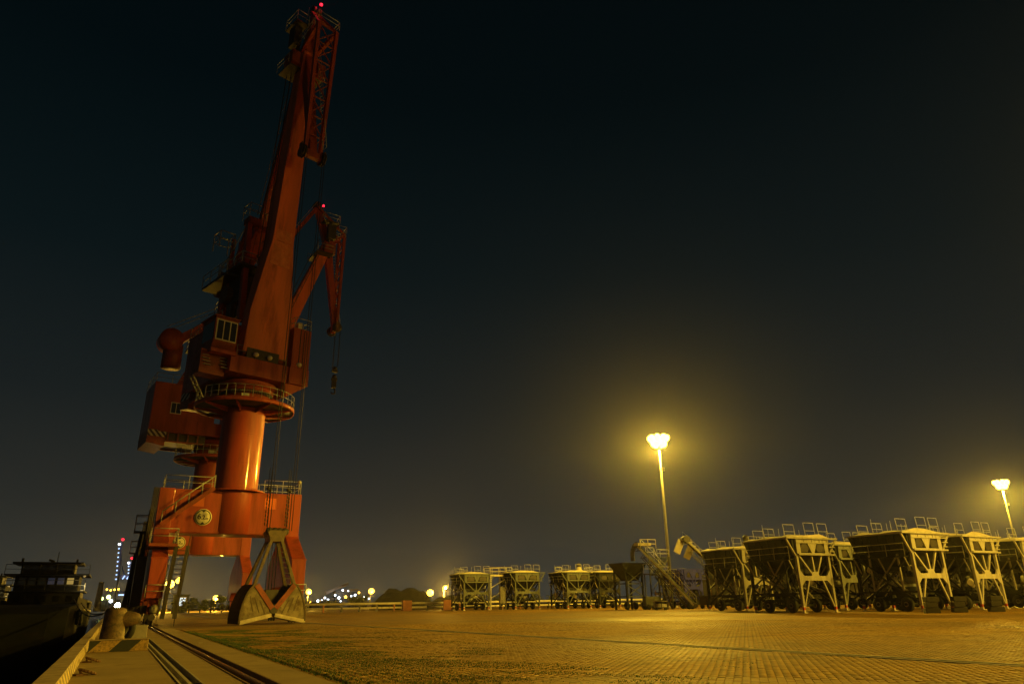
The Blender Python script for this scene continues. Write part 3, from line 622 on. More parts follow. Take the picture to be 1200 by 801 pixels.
    p0, p1 = F0 + d * (Lb * .265), F0 + d * (Lb * .375)
    h0, h1 = (1.86 - .88 * (.265 - .12) / .22) * .72, .97 * .72
    mb().add([p0 + Vector((0, -h0, 0)) + nn * .80, p0 + Vector((0, h0, 0)) + nn * .80, p1 + Vector((0, h1, 0)) + nn * .872, p1 + Vector((0, -h1, 0)) + nn * .872,
              p0 + Vector((0, -h0, 0)) + nn * .7, p0 + Vector((0, h0, 0)) + nn * .7, p1 + Vector((0, h1, 0)) + nn * .7, p1 + Vector((0, -h1, 0)) + nn * .7],
             [(0, 1, 2, 3), (4, 7, 6, 5), (0, 4, 5, 1), (1, 5, 6, 2), (2, 6, 7, 3), (3, 7, 4, 0)]).build("faded_patch", M['patch'], bo)
    b = mb()
    for s in (1.05,):
        pts = [F0 + d * (Lb * t) + Vector((0, -s, 0)) - nn * .5 for t in (.3, .98)]
        b.tube(pts[0], pts[1], .04, 5); b.tube(pts[0] - nn * .9, pts[1] - nn * .9, .04, 5)
        for k in range(16): p = pts[0].lerp(pts[1], k / 15); b.tube(p, p - nn * .9, .025, 4)
    b.build("boom_walkway", M['dark'], bo)
    hd_ = mb(); hd_.box(tu - 1.9, tu + .3, -1.75, 1.75, tz - 2.2, tz - 2.05); hd_.build("boom_head_platform", M['dark'], bo)
    b = mb(); railing(b, [(tu - 1.9, -1.9, tz - 2.05), (tu + .3, -1.9, tz - 2.05)], 1.0); railing(b, [(tu - 1.9, 1.9, tz - 2.05), (tu + .3, 1.9, tz - 2.05)], 1.0); b.build("boom_head_rail", M['grey'], bo)
    hp_ = mb().box(tu - 1.3, tu + .9, -1.8, -.6, tz + 2.6, tz + 2.72).bar((tu - .2, -.9, tz), (tu - .2, -1.2, tz + 2.6), .3).build("tail_platform", M['dark'], bo)
    b = mb(); railing(b, [(tu + .9, -.6, tz + 2.7), (tu + .9, -1.8, tz + 2.7), (tu - 1.3, -1.8, tz + 2.7), (tu - 1.3, -.6, tz + 2.7)], 1.1, .035); b.build("tail_platform_rail", M['grey'], hp_)
    mb().box(tu - .6, tu + .5, -1.7, -1.0, tz + .2, tz + 2.4).build("tail_winch_box", M['dark'], hp_)
    for s in (-1.35, 1.35): mb().box(tu - .9, tu + .6, s - .38, s + .38, tz - 2.0, tz - .6).build("boom_head_box", M['red_old'], bo)
    # luffing strut
    p = F0 + d * (Lb * .42) - nn * .8
    mb().bar((-.6, 0, 30.2), p, .42, .42).build("luffing_rack", M['red_old'], c)
    # jib: two-plane triangular truss
    jt, jp, jl, je = (Vector((q[0], 0, q[1])) for q in (top, tip, tail, elbow))
    def W_(p, w): return p + Vector((0, w, 0))
    ji = mb().bar(jl, jt, .5, .7, .8, 1.0).bar(jt, jp, .8, 1.0, .7, .55).build("jib", M['red'], c)
    for s in (-1, 1):
        mb().bar(W_(je, s * .95), W_(jp, s * .72), .3, .34).build("jib_chord", M['red'], ji)
        mb().bar(W_(jl, s * .4), W_(je, s * .95), .28, .3).build("jib_chord", M['red'], ji)
        mb().bar(W_(jt, s * .6), W_(je, s * .95), .3, .4).build("jib_strut", M['red'], ji)
    b = mb()
    for k in range(7):
        a = je.lerp(jp, k / 7); a2 = je.lerp(jp, (k + 1) / 7); w = .95 - .03 * k
        b.bar(W_(a, -w), W_(a2, w * .97), .09); b.bar(W_(a, w), W_(a2, -w * .97), .09); b.bar(W_(a, -w), W_(a, w), .1)
    for k in range(1, 4): b.bar(W_(jl.lerp(je, k / 4), -.6), W_(jl.lerp(je, k / 4), .6), .1)
    b.build("jib_lacing", M['red_old'], ji)['kind'] = 'stuff'
    b = mb()
    a0 = jt.lerp(jp, .05) + Vector((.75, .7, 0)); a1 = jt.lerp(jp, .95) + Vector((.65, .7, 0))
    for s in (0, .55): b.tube(a0 + Vector((s, 0, 0)), a1 + Vector((s, 0, 0)), .03, 5)
    for k in range(26): p = a0.lerp(a1, k / 25); b.tube(p, p + Vector((.55, 0, 0)), .022, 4)
    b.build("jib_ladder", M['grey'], ji)
    for s in (-.95, .95):
        sh = mb().lathe([(.1, -.14), (.62, -.14), (.62, -.1), (.5, -.06), (.5, .06), (.62, .1), (.62, .14), (.1, .14)], (jp.x, s, jp.z), 24, 'y').build("jib_sheave", M['dark'], ji)
        mb().bar((jp.x, s * 1.18, jp.z + .75), (jp.x, s * 1.18, jp.z - .5), .08, .5).build("sheave_guard", M['rust'], sh)
    mb().bar((jp.x, -1.0, jp.z), (jp.x, 1.0, jp.z), .5, .6).build("jib_nose", M['red_old'], ji)
    for s in (-.3, .3): mb().lathe([(.1, -.1), (.5, -.1), (.4, 0), (.5, .1), (.1, .1)], (jl.x, s, jl.z + .3), 20, 'y').build("tail_sheave", M['dark'], ji)
    b = mb(); railing(b, [(je.x - .9, -1.1, je.z + .3), (je.x + .2, -1.1, je.z + .3), (je.x + .2, 1.1, je.z + .3), (je.x - .9, 1.1, je.z + .3)], .9, .03); railing(b, [(tu - .2, -1.3, tz - .4), (je.x, -1.3, je.z - .5)], .9, .03); b.build("jib_rail", M['grey'], ji)
    bc = mb().path([(jl.x, .0, jl.z), (jl.x + .9, 0, jl.z - .1), (jl.x + .9, 0, jl.z + .5)], .05, 6).build("beacon_post", M['dark'], ji)
    mb().sphere((jl.x + .9, 0, jl.z + .6), .15, 12).build("beacon_lens", M['lamp_r'], bc)
    lamp_light("beacon_glow", c, T @ Vector((jl.x + .9, 0, jl.z + 1.0)), 60, (1, .03, .05), .15)
    # tie rod
    mb().bar((-.9, 0, 34.1), jl + Vector((-.1, 0, -.2)), .75, .55, .6, .5).build("tie_rod", M['red'], c)
    b = mb(); b.tube((-.9, -.6, 35.1), jl + Vector((-.2, -.6, .6)), .03, 5); b.tube((-.9, .6, 35.1), jl + Vector((-.2, .6, .6)), .03, 5); b.build("tie_rod_rail", M['grey'], c)
    # ropes
    for s in (-.95, -.75, .75, .95):
        mb().tube((jp.x + .5, s, jp.z), (jp.x + .5, s, hoist + .2), .028, 5).build("hoist_rope", M['rope'], c)
    b = mb()
    for s in (-.5, .5): b.tube((-2.0, s, 28.5), jl + Vector((0, s, .3)), .025, 4)
    b.build("back_rope", M['rope'], c)
    return c, T
c1, T1 = crane(7.25, 61.0, 18.0, "big red portal crane nearest on the quay with a grab under its boom", True)
c2, T2 = crane(7.35, 86.0, 98.0, "farther red portal crane behind the first, boom swung over the yard with a hook", top=(11.2, 47.2), tip=(13.1, 35.2), tail=(9.3, 52.3), elbow=(13.2, 48.8), hoist=29.8)

# hook of the far crane
hp = T2 @ Vector((13.6, 0, 0)); hk = thing("crane_hook", "black hook block hanging from the farther crane's jib against the sky", "hook", (7.35 + hp.x, 86 + hp.y, 27.2))
for z in (1.1, 2.2):
    MB().box(-.36, .36, -.2, .2, z, z + .3).sphere((0, 0, z + .5), .3, 10).build("block", M['dark'], hk)
MB().box(-.25, .25, -.3, .3, .1, 1.1).build("hook_body", M['dark'], hk)
MB().path([(.0, 0, .1), (.22, 0, -.25), (.18, 0, -.6), (-.1, 0, -.72), (-.3, 0, -.5)], .09, 8).build("hook_point", M['dark'], hk)

# ------------------------------------------------------------------ grab bucket standing under the jib
gp = T1 @ Vector((7.95, 0, 0)); GX, GY = 9.45, 54.2
gb = thing("grab_bucket", "half open steel clamshell grab resting on the paving before the nearest crane", "grab", (GX, GY, 0), R(8))
hd_ = MB().prism([(-.72, 6.05), (-.55, 5.75), (-.5, 5.4), (.5, 5.4), (.55, 5.75), (.72, 6.05), (.55, 6.2), (-.55, 6.2)], -.55, .55, 'y').build("grab_head", M['arm'], gb, bevel=.04)
for x in (-.55, -.18, .18, .55):
    MB().lathe([(.05, -.07), (.27, -.07), (.21, 0), (.27, .07), (.05, .07)], (x, -.42, 6.12), 16, 'y').build("sheave", M['dark'], hd_)
for s in (-1, 1):
    for y_ in (-.95, .95):
        MB().bar((s * .36, y_ * .5, 5.5), (s * 1.40, y_, 2.45), .22, .20).build("arm", M['arm'], gb)
    out = [(s * .08, .95), (s * 1.28, 2.52), (s * 1.52, 2.5), (s * 1.76, 2.2), (s * 1.97, 1.8), (s * 2.13, 1.35), (s * 2.23, .85), (s * 2.27, .4), (s * 2.25, .06), (s * .10, .52)]
    sh = MB().prism(out, -1.25, -1.13, 'y').build("shell", M['shell'], gb, bevel=.02)
    MB().prism(out, 1.13, 1.25, 'y').build("shell_side", M['shell'], sh)
    ol = [(s * .08, .95), (s * 1.28, 2.52), (s * 1.52, 2.5), (s * 1.76, 2.2), (s * 1.97, 1.8), (s * 2.13, 1.35), (s * 2.23, .85), (s * 2.27, .4), (s * 2.25, .06)]
    b = MB()
    for p, q in zip(ol[1:-1], ol[2:]):
        dv = Vector((q[0] - p[0], 0, q[1] - p[1])).normalized(); nv = Vector((dv.z, 0, -dv.x)) * .05
        b.add([Vector((p[0], yy, p[1])) + nv * w for w in (0, 1) for yy in (-1.13, 1.13)] + [Vector((q[0], yy, q[1])) + nv * w for w in (0, 1) for yy in (-1.13, 1.13)],
              [(0, 1, 5, 4), (2, 6, 7, 3), (0, 4, 6, 2), (1, 3, 7, 5)])
    b.build("shell_back", M['hop_dark'], sh)
    b = MB()
    for p, q in zip(ol[1:-1], ol[2:]): b.bar((p[0] - s * .05, -1.275, p[1]), (q[0] - s * .05, -1.275, q[1]), .11, .05, side=(0, 1, 0))
    b.build("shell_rim", M['arm'], sh)
    for k in range(3): MB().bar((s * (.55 + .42 * k), -1.262, .62 + .1 * k), (s * (1.0 + .33 * k), -1.262, 1.55 + .12 * k), .05, .03, side=(0, 1, 0)).build("stiffener", M['arm'], sh)
    MB().bar((s * .12, -1.28, 1.0), (s * 1.3, -1.28, 2.5), .34, .07, side=(0, 1, 0)).build("rim_plate", M['red_old'], sh)
    MB().bar((s * 2.2, -1.27, .12), (s * .12, -1.27, .57), .24, .05, side=(0, 1, 0)).build("lip", M['lip'], sh)
    if s > 0:
        b = MB()
        for k in range(15):
            p = Vector((2.2, -1.30, .02)).lerp(Vector((.2, -1.30, .44)), k / 14); b.prism([(p.x - .05, p.z + .14), (p.x + .05, p.z + .12), (p.x, p.z - .02)], -1.33, -1.27, 'y')
        b.build("tooth_row", M['lip'], sh)
MB().tube((0, -1.3, .95), (0, 1.3, .95), .3, 16).build("pivot_shaft", M['dark'], gb)
MB().box(-.45, .45, -.6, .6, 1.1, 2.2).build("lower_block", M['dark'], gb)
b = MB()
for x in (-.3, -.1, .1, .3): b.tube((x, 0, 2.1), (x, 0, 5.4), .03, 5)
b.build("closing_rope", M['rope'], gb)
lad = MB()
for s in (-.2, .2): lad.bar((.25 + s, -1.0, 5.2), (.95 + s, -1.2, 2.4), .04)
for k in range(8): p = Vector((.25, -1.0, 5.2)).lerp(Vector((.95, -1.2, 2.4)), (k + .5) / 8); lad.bar(p - Vector((.2, 0, 0)), p + Vector((.2, 0, 0)), .04)
lad.build("ladder", M['dark'], gb)
for k, (x, y_) in enumerate(((-.9, -.3), (-.55, .3), (.55, -.3), (.9, .3))):
    b = MB()
    for j in range(9): z = 6.5 + j * .28; b.lathe([(.015, 0), (.045, .07), (.045, .2), (.015, .27)], (x, y_, z), 6)
    b.sphere((x, y_, 9.1), .14, 8); b.build("chain", M['rope'], gb)
    MB().tube((x, y_, 9.0), (x, y_, 10.6), .03, 5).build("sling_rope", M['rope'], gb)
# ------------------------------------------------------------------ mobile hoppers
M['foot'] = stripes("red_white_foot_paint", (0.55, 0.50, 0.42), (0.40, 0.05, 0.03), 0.44, (0, 0, 1), worn=0.2)
def hopper(x, y, label, W=3.6, L=5.1, zt=5.75, rz=0.0, front='hop', body='hop_dark', cap=False, seed=1, tarp=True, rails=True, side='hop_dark'):
    """front-left leg stands at (x, y)"""
    rn = random.Random(seed); rz = R(rn.uniform(-1.6, 1.6)); zt += rn.uniform(-.07, .07)
    t = thing("mobile_hopper", label, "hopper", (x, y, 0), rz, "mobile cargo hoppers parked in the yard")
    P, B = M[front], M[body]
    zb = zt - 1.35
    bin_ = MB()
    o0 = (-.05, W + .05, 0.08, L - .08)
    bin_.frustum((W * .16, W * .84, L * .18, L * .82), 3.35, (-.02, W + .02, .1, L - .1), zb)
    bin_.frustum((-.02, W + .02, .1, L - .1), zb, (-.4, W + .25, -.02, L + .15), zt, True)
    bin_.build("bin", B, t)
    fp = MB()   # front plate with two recesses
    y0 = -.16
    fp.box(-.02, W + .02, y0, .0, zb + .95, zt + .08); fp.box(-.02, .42, y0, .0, zb, zb + .95); fp.box(W - .42, W + .02, y0, .0, zb, zb + .95); fp.box(.42, W - .42, y0, .0, zb, zb + .2)
    c = W / 2
    fp.prism([(c - .52, zb + .95), (c + .52, zb + .95), (c + .14, zb + .2), (c - .14, zb + .2)], y0, 0, 'y')
    fr = fp.build("front_panel", P, t)
    for s in (0, 1):
        a = .55 if s == 0 else c + .55
        q = [(a, zb + .28), (a + c - 1.1, zb + .28), (a + c - .95, zb + .55), (a + c - 1.15, zb + .9), (a + .1, zb + .9), (a - .1, zb + .55)]
        MB().prism(q, y0 + .04, y0 + .06, 'y').build("recess", M['dark'], fr)
    b = MB()
    for k in range(5): xx = .0 + W * k / 4; b.box(xx - .04, xx + .04, y0 - .05, y0, zb + .95, zt)
    b.box(-.02, W + .02, y0 - .06, y0, zb + .95, zb + 1.03); b.build("panel_rib", P, fr)
    # side ribs
    b = MB()
    for k in range(7):
        yy = .3 + (L - .6) * k / 6
        b.bar((-.06, yy, zb), (-.42, yy, zt), .09, .12); b.bar((W + .06, yy, zb), (W + .28, yy, zt), .09, .12)
    b.build("side_rib", B, t)['kind'] = 'stuff'
    # tent-shaped tarpaulin over the bin
    if tarp:
        n = 9; vs = []; fs = []
        for i in range(n):
            yy = -.12 + (L + .35) * i / (n - 1); sg = .09 * math.sin(i * 1.9 + seed)
            zr = zt + .42 + sg * .5 - .10 * abs(i - (n - 1) / 2) / 4
            for xx, z in ((-.5, zt - .02), (-.46, zt + .1), (W * .2, zt + .30 + sg), (W * .5, zr), (W * .8, zt + .28 - sg), (W + .35, zt + .06), (W + .4, zt - .06)): vs.append((xx, yy, z + rn.uniform(-.03, .03)))
        for i in range(n - 1):
            for j in range(6): fs.append((i * 7 + j, i * 7 + j + 1, i * 7 + 8 + j, i * 7 + 7 + j))
        fs += [tuple(range(7))[::-1], tuple((n - 1) * 7 + j for j in range(7))]
        MB().add(vs, fs).build("tarpaulin", M['tarp'], t)
    # legs
    for xx in (0, W):
        for yy in (0.0, L):
            m_ = P if yy == 0 else B  # rear legs take the shade-dark steel, front legs the front paint
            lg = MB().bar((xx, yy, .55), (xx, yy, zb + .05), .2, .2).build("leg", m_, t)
            MB().bar((xx, yy, .0), (xx, yy, .56), .17, .17).box(xx - .2, xx + .2, yy - .2, yy + .2, 0, .05).build("foot", M['foot'], lg)
    # front frame: gusseted girder, hub and diagonals
    MB().prism([(.1, 3.25), (.1, 2.0), (.55, 2.42), (W - .55, 2.42), (W - .1, 2.0), (W - .1, 3.25), (W - .5, 2.78), (c + .45, 2.78), (c + .3, 3.1), (c - .3, 3.1), (c - .45, 2.78), (.5, 2.78)][::-1], -.07, .07, 'y').build("girder", P, t)
    for a, b_ in (((.25, 0, 4.35), (c - .35, 0, 2.95)), ((c - .1, 0, 4.3), (c - .02, 0, 3.05)), ((W - .75, 0, 4.4), (c + .28, 0, 2.95)),
                  ((c - .75, 0, 2.5), (.12, 0, .45)), ((c + .75, 0, 2.5), (W - .12, 0, .45))):
        MB().bar(a, b_, .13, .13).build("brace", P, t)
    for a, b_ in (((0, 0, 4.2), (-1.15, -.15, zt)), ((W, 0, 4.2), (W + 1.05, -.15, zt))): MB().bar(a, b_, .13, .13).build("bracket", P, t)
    MB().bar((-1.15, -.25, zt), (W + 1.1, -.25, zt), .13, .13).build("top_rail_bar", P, t)
    MB().bar((-.0, -.24, zb + .08), (W + .55, -.24, zb + .08), .12, .12).build("lower_rail_bar", P, t)
    for k in range(3): MB().bar((W + .05, -.22, zb + .35 + .33 * k), (W + .62 + .12 * k, -.22, zb + .35 + .33 * k), .07).build("end_rung", P, t)
    # side and rear bracing
    for xx in (0, W):
        for a, b_ in (((xx, .1, zb - .1), (xx, L * .5, 2.2)), ((xx, L - .1, zb - .1), (xx, L * .5, 2.2)), ((xx, L * .5, 2.1), (xx, .1, .7)), ((xx, L * .5, 2.1), (xx, L - .1, .7)), ((xx, 0, 1.45), (xx, L, 1.45)), ((xx, 0, zb), (xx, L, zb))):
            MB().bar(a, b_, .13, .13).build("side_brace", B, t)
    for a, b_ in (((0, L, 4.2), (W, L, 2.0)), ((W, L, 4.2), (0, L, 2.0)), ((0, L, 1.45), (W, L, 1.45))): MB().bar(a, b_, .12).build("rear_brace", B, t)
    # side walkway with its own rail and outriggers
    MB().box(-.62, -.12, .2, L - .2, 4.02, 4.08).build("side_walkway", B, t)
    b = MB(); railing(b, [(-.6, .2, 4.08), (-.6, L - .2, 4.08)], .95, .028); b.build("side_walkway_rail", M['hop_mid'], t)
    for yy in (.3, L * .5, L - .3): MB().bar((-.6, yy, 4.0), (0, yy, 2.9), .08).build("outrigger", M['hop_mid'], t)
    for yy in (L * .25, L * .75): MB().bar((0, yy, 1.5), (0, yy, 4.3), .12).build("side_post", M['hop_mid'] if seed % 2 else B, t)
    MB().bar((0, L * .25, 4.2), (0, L * .75, 1.5), .09).build("side_brace", M['hop_mid'], t); MB().bar((0, L * .75, 4.2), (0, L * .25, 1.5), .09).build("side_brace", B, t)  # some side members kept pale to stand for their lit edges
    # machinery slung below the bin
    MB().lathe([(.05, -.55), (.42, -.5), (.5, -.3), (.5, .3), (.42, .5), (.05, .55)], (c - .3, L * .32, 2.55), 18, 'y').build("dust_fan", M['hop_far'], t)
    MB().box(c - .9, c + .9, L * .36, L * .64, 1.85, 2.25).build("discharge_gate", M['hop_far'], t)
    MB().frustum((c - .35, c + .35, L * .42, L * .58), .85, (c - .6, c + .6, L * .36, L * .64), 1.85).build("discharge_spout", B, t)
    MB().box(.2, W - .2, L * .15, L * .85, 3.0, 3.33).build("feeder_tray", B, t)
    for k in range(13): MB().bar((rn.uniform(0, W), rn.uniform(.3, L), rn.uniform(.9, 1.6)), (rn.uniform(0, W), rn.uniform(.3, L), rn.uniform(2.4, 4.2)), rn.uniform(.05, .11)).build("inner_strut", M[rn.choice(('hop_dark', 'hop_mid', 'grey', 'dark'))], t)
    for k in range(13):
        xx, yy, zz_ = rn.uniform(-.1, W - .1), rn.uniform(.2, L - .3), rn.uniform(1.5, 3.5)
        s = rn.uniform(.10, .30)
        if k % 2: MB().tube((xx - s * 1.4, yy, zz_), (xx + s * 1.4, yy + .3, zz_ + .2), s, 12).build("vibrator_motor", M[rn.choice(('hop_dark', 'tarp', 'hop_far', 'dark', 'blue'))], t)
        else: MB().box(xx - s, xx + s, yy - s, yy + s, zz_ - s, zz_ + s * 1.2).build("control_box", M[rn.choice(('hop_mid', 'belt', 'hop_dark', 'dark'))], t, bevel=.02)
    b = MB(); b.path([(W * .15, L * .3, 1.4), (W * .2, L * .4, 3.1), (W * .9, L * .45, 3.3), (W * .95, L * .8, 2.2), (W * .9, L * .9, 1.3)], .07, 7); b.build("air_pipe", M['grey'], t)
    MB().box(.4, W - .3, L * .2, L * .8, 1.25, 1.38).build("catwalk", B, t)
    # axle and wheels
    ax = MB().tube((.2, L * .3, .55), (W - .2, L * .3, .55), .1, 8).tube((.2, L * .78, .55), (W - .2, L * .78, .55), .1, 8).bar((c, L * .2, .9), (c, L * .95, .9), .25).build("axle", B, t)
    for xx in (.45, W - .45):
        for yy in (L * .3, L * .78):
            w = MB().lathe([(.2, -.16), (.48, -.17), (.54, -.1), (.54, .1), (.48, .17), (.2, .16)], (xx, yy, .54), 20, 'x').build("tyre", M['rubber'], t)
            MB().lathe([(.01, -.1), (.26, -.13), (.26, .13), (.01, .1)], (xx, yy, .54), 14, 'x').build("rim", M['grey'], w)
    # rails on top
    if rails:
        for k, (xx, yy, w, h) in enumerate(((-.3, .6, 1.2, 1.0), (-.3, L * .55, 1.2, .85), (W * .45, .2, 1.15, 1.15), (W * .45 + 1.7, .3, 1.1, 1.15), (W * .2, L - .1, 1.3, .9))):
            b = MB(); z = zt + .12
            for q in (0, w): b.tube((xx + q, yy, z), (xx + q - .12, yy, z + h), .03, 5)
            b.tube((xx - .12, yy, z + h), (xx + w - .12, yy, z + h), .03, 5); b.tube((xx - .05, yy, z + h * .45), (xx + w - .06, yy, z + h * .45), .025, 5)
            b.build("guard_rail", M['grey'], t)
        b = MB()
        for k in range(6): xx = -.7 + (W + 1) * k / 5; b.tube((xx, L * .5 + .3 * (k % 2), zt + .1), (xx, L * .5 + .3 * (k % 2), zt + 1.0 + .25 * (k % 3 == 0)), .022, 5)
        b.build("tarp_post", M['grey'], t)['kind'] = 'stuff'
    if cap:
        MB().lathe([(.01, zt + .2), (.75, zt + .25), (.35, zt + .7), (.32, zt + .95), (.01, zt + 1.0)], (W * .85, L * .4, 0), 16).build("top_motor_cover", M['tarp'], t)
        MB().sphere((W * .85, L * .4, zt + 1.25), .36, 12).build("top_motor", M['dark'], t)
    return t
hopper(54.1, 36.1, "big dark sided hopper with bright cream front frame standing behind two stepped block stacks", seed=1)
hopper(62.9, 36.8, "cream fronted hopper just right of the biggest hopper, its tarpaulin under the right lamp mast", seed=2)
hopper(72.2, 37.6, "hopper cut off by the right edge of the picture", seed=3)
hopper(48.0, 41.9, "dark hopper with yellowish front panel between the round-capped hopper and the biggest one", seed=4, front='hop_mid')
hopper(54.4, 54.3, "dark hopper with a round motor cap on its tarpaulin beside the raised conveyor", cap=True, seed=5, front='hop_mid')
hopper(60.0, 47.5, "hopper half hidden in the gap behind the yellow fronted hopper", seed=6, W=3.4, front='hop_far')
hopper(49.9, 111.3, "leftmost hopper of the distant row, with a yellow platform at its right side", W=4.4, zt=5.6, seed=7, front='hop_dim')
hopper(57.4, 107.7, "second hopper from the left in the distant row, pale panel above its girder", W=4.4, zt=5.6, seed=8, front='hop_dim')
hopper(64.7, 103.5, "third distant hopper from the left with a small motor on its pale tarpaulin", W=4.4, zt=5.6, seed=9, cap=True, front='hop_dim')
hopper(69.6, 101.5, "fourth distant hopper, mostly in shade beside the dark conveyor loader", W=4.0, zt=5.5, seed=10, front='hop_dark')  # shade painted in: its front takes the dark side steel too
hopper(67.8, 78.6, "dark blue painted hopper between the two inclined conveyors", W=3.0, L=4.2, zt=5.0, seed=11, front='blue', body='blue', tarp=False, rails=False)

hopper(66.5, 47.0, "dark hopper glimpsed between the legs of the biggest and second cream hoppers", seed=12, front='hop_far')
hopper(76.5, 48.0, "dark hopper glimpsed through the second cream hopper's open frame", seed=13, front='hop_far')
hopper(87.0, 49.0, "dark hopper at the right edge behind the cut off one", seed=14, front='hop_far')
hopper(65.5, 59.0, "dark hopper glimpsed behind the yellow fronted hopper, beyond the half hidden one", seed=15, front='hop_far')
hopper(75.0, 74.0, "dark hopper low beside the blue one, seen past the raised conveyor", seed=16, front='hop_far', zt=4.9)
sd = thing("storage_shed", "long low dark storage shed far behind the right hoppers", "shed", (112, 120, 0), R(-20))
MB().box(0, 150, 0, 18, 0, 5.0).build("shed_wall", M['hop_dark'], sd); MB().prism([(-1, 5.0), (19, 5.0), (9, 7.0)], -1, 151, 'x').build("shed_roof", M['hop_dark'], sd)
for k in range(12): MB().box(4 + 12 * k, 9 + 12 * k, -.08, 0, 0, 4.0).build("shed_door", M['dark'], sd)
# yellow platform unit beside the leftmost far hopper
pf = thing("loading_platform", "yellowish loading platform with railing beside the leftmost distant hopper", "platform", (54.9, 111.0, 0))
MB().box(-.4, 2.6, 0, 2.4, 5.2, 5.5).build("deck", M['tarp'], pf)
for x in (-.3, 2.5):
    for y in (.1, 2.3): MB().bar((x, y, 0), (x, y, 5.2), .18).build("leg", M['hop'], pf)
b = MB(); railing(b, [(-.4, 0, 5.5), (2.6, 0, 5.5), (2.6, 2.4, 5.5), (-.4, 2.4, 5.5)], 1.1, .05); b.build("guard_rail", M['tarp'], pf)
for z in (1.8, 3.4): MB().bar((-.3, .1, z), (2.5, .1, z + 1.4), .12).build("brace", M['hop'], pf)
MB().box(1.4, 2.3, -.2, .5, 1.0, 3.6).build("control_cabinet", M['grey'], pf)

# ------------------------------------------------------------------ conveyors
def conveyor(name_label, head, tail, w=1.0, hood=0, rail=True):
    t = thing("inclined_conveyor", name_label, "conveyor", tail, 0, "inclined belt conveyors")
    h = Vector(head) - Vector(tail); d = h.normalized(); s = d.cross(Vector((0, 0, 1))).normalized(); u = s.cross(d)
    for q in (1, -1):
        a, b_ = s * (w / 2 * q), h + s * (w / 2 * q)
        MB().bar(a, b_, .07, .24).build("side_beam", M['hop_mid'], t)
        MB().bar(a - u * .9 + d * 1.0, b_ - u * .7 - d * 1.5, .1).build("lower_chord", M['dark'], t)
        b = MB(); n = 8
        for k in range(n): p0 = a.lerp(b_, (k + .5) / n); p1 = a.lerp(b_, (k + 1) / n); b.bar(p0, p1 - u * .85, .06); b.bar(p1, p1 - u * .85, .06)
        b.build("truss_lacing", M['dark'], t)
    MB().bar(u * .12, h + u * .12, w * .9, .05).build("belt", M['rubber'], t)
    for p in (Vector((0, 0, 0)), h): MB().tube(p - s * w * .55, p + s * w * .55, .28, 14).build("pulley", M['dark'], t)
    if rail:
        b = MB(); pts = [h * k / 8 + s * (w / 2 + .25) for k in range(9)]
        for p in pts: b.tube(p, p + Vector((0, 0, 1.0)), .025, 5)
        b.tube(pts[0] + Vector((0, 0, 1)), pts[-1] + Vector((0, 0, 1)), .028, 5); b.tube(pts[0] + Vector((0, 0, .5)), pts[-1] + Vector((0, 0, .5)), .022, 5)
        b.build("walkway_rail", M['grey'], t)
    f = .55
    for q in (1, -1):
        MB().bar(h * f + s * w * .5 * q - u * .5, Vector((h.x * f * .85, h.y * f * .85, -tail[2])) + s * w * .9 * q, .14).build("support_leg", M['dark'], t)
        wv = MB(Matrix.Translation(Vector((h.x * .08, h.y * .08, .38 - tail[2])) + s * (w * .7 * q)) @ Matrix.Rotation(math.atan2(s.y, s.x), 4, 'Z')).lathe([(.05, -.1), (.36, -.12), (.38, 0), (.36, .12), (.05, .1)], n=18, axis='x').build("wheel", M['rubber'], t)
    fl = Vector((h.x, h.y, 0)).normalized()
    if hood == 1:      # curved black discharge chute
        b = MB(); pts = [h + fl * (.2 + .9 * math.sin(k * .3)) + Vector((0, 0, .35 - .06 * k * k)) for k in range(7)]
        for a, c_ in zip(pts[:-1], pts[1:]): b.bar(a, c_, w, .09, side=s)
        b.build("discharge_chute", M['dark'], t)
        MB().box(h.x - .5, h.x + 1.7, h.y - .5, h.y + .4, h.z + .1, h.z + .45).build("drive_motor", M['tarp'], t)
        b = MB(); railing(b, [(h.x - .2, h.y - .6, h.z - .2), (h.x + 2.4, h.y - .6, h.z - .2)], 1.1, .05); b.build("head_rail", M['tarp'], t)
    if hood == 2:      # two hanging pale chute plates
        for k, (o, z) in enumerate(((.25, -.05), (-.9, -.75))):
            p = h + fl * (o + .2) + Vector((0, 0, z))
            MB().bar(p, p + fl * .75 + Vector((0, 0, -1.5)), w * 1.1, .2, side=s).build("chute_plate", M['tarp'] if k == 0 else M['belt'], t)
        MB().tube(h - s * .8, h + s * .8, .4, 14).build("head_drum", M['dark'], t)
        b = MB()
        for k in range(6): p = h * (1 - .06 * k) + s * .7 + u * .3; b.bar(p, p - d * .55 + u * .5, .06); b.bar(p + u * .5, p - d * .55, .06)
        b.build("guard_cage", M['tarp'], t)
    return t
conveyor("dark inclined conveyor with a curved black chute before the lit mast", (61.2, 79.4, 7.9), (63.9, 72.5, .45), .6, 1)
conveyor("raised yellowish conveyor with two hanging chute plates above the round-capped hopper", (60.5, 69.3, 8.0), (67.6, 66.6, .6), .75, 2)
ld = thing("conveyor_loader", "dark steel feed bin on lattice legs under the curved black conveyor chute", "feed bin", (58.9, 79.6, 0))
MB().frustum((.6, 2.4, .6, 2.0), 3.6, (-.7, 3.3, -.3, 2.9), 5.8).build("bin", M['hop_dark'], ld)
for x in (0, 2.6):
    for y in (0, 2.6):
        MB().bar((x, y, 0), (x, y, 5.2), .22).build("leg", M['hop_dark'], ld)
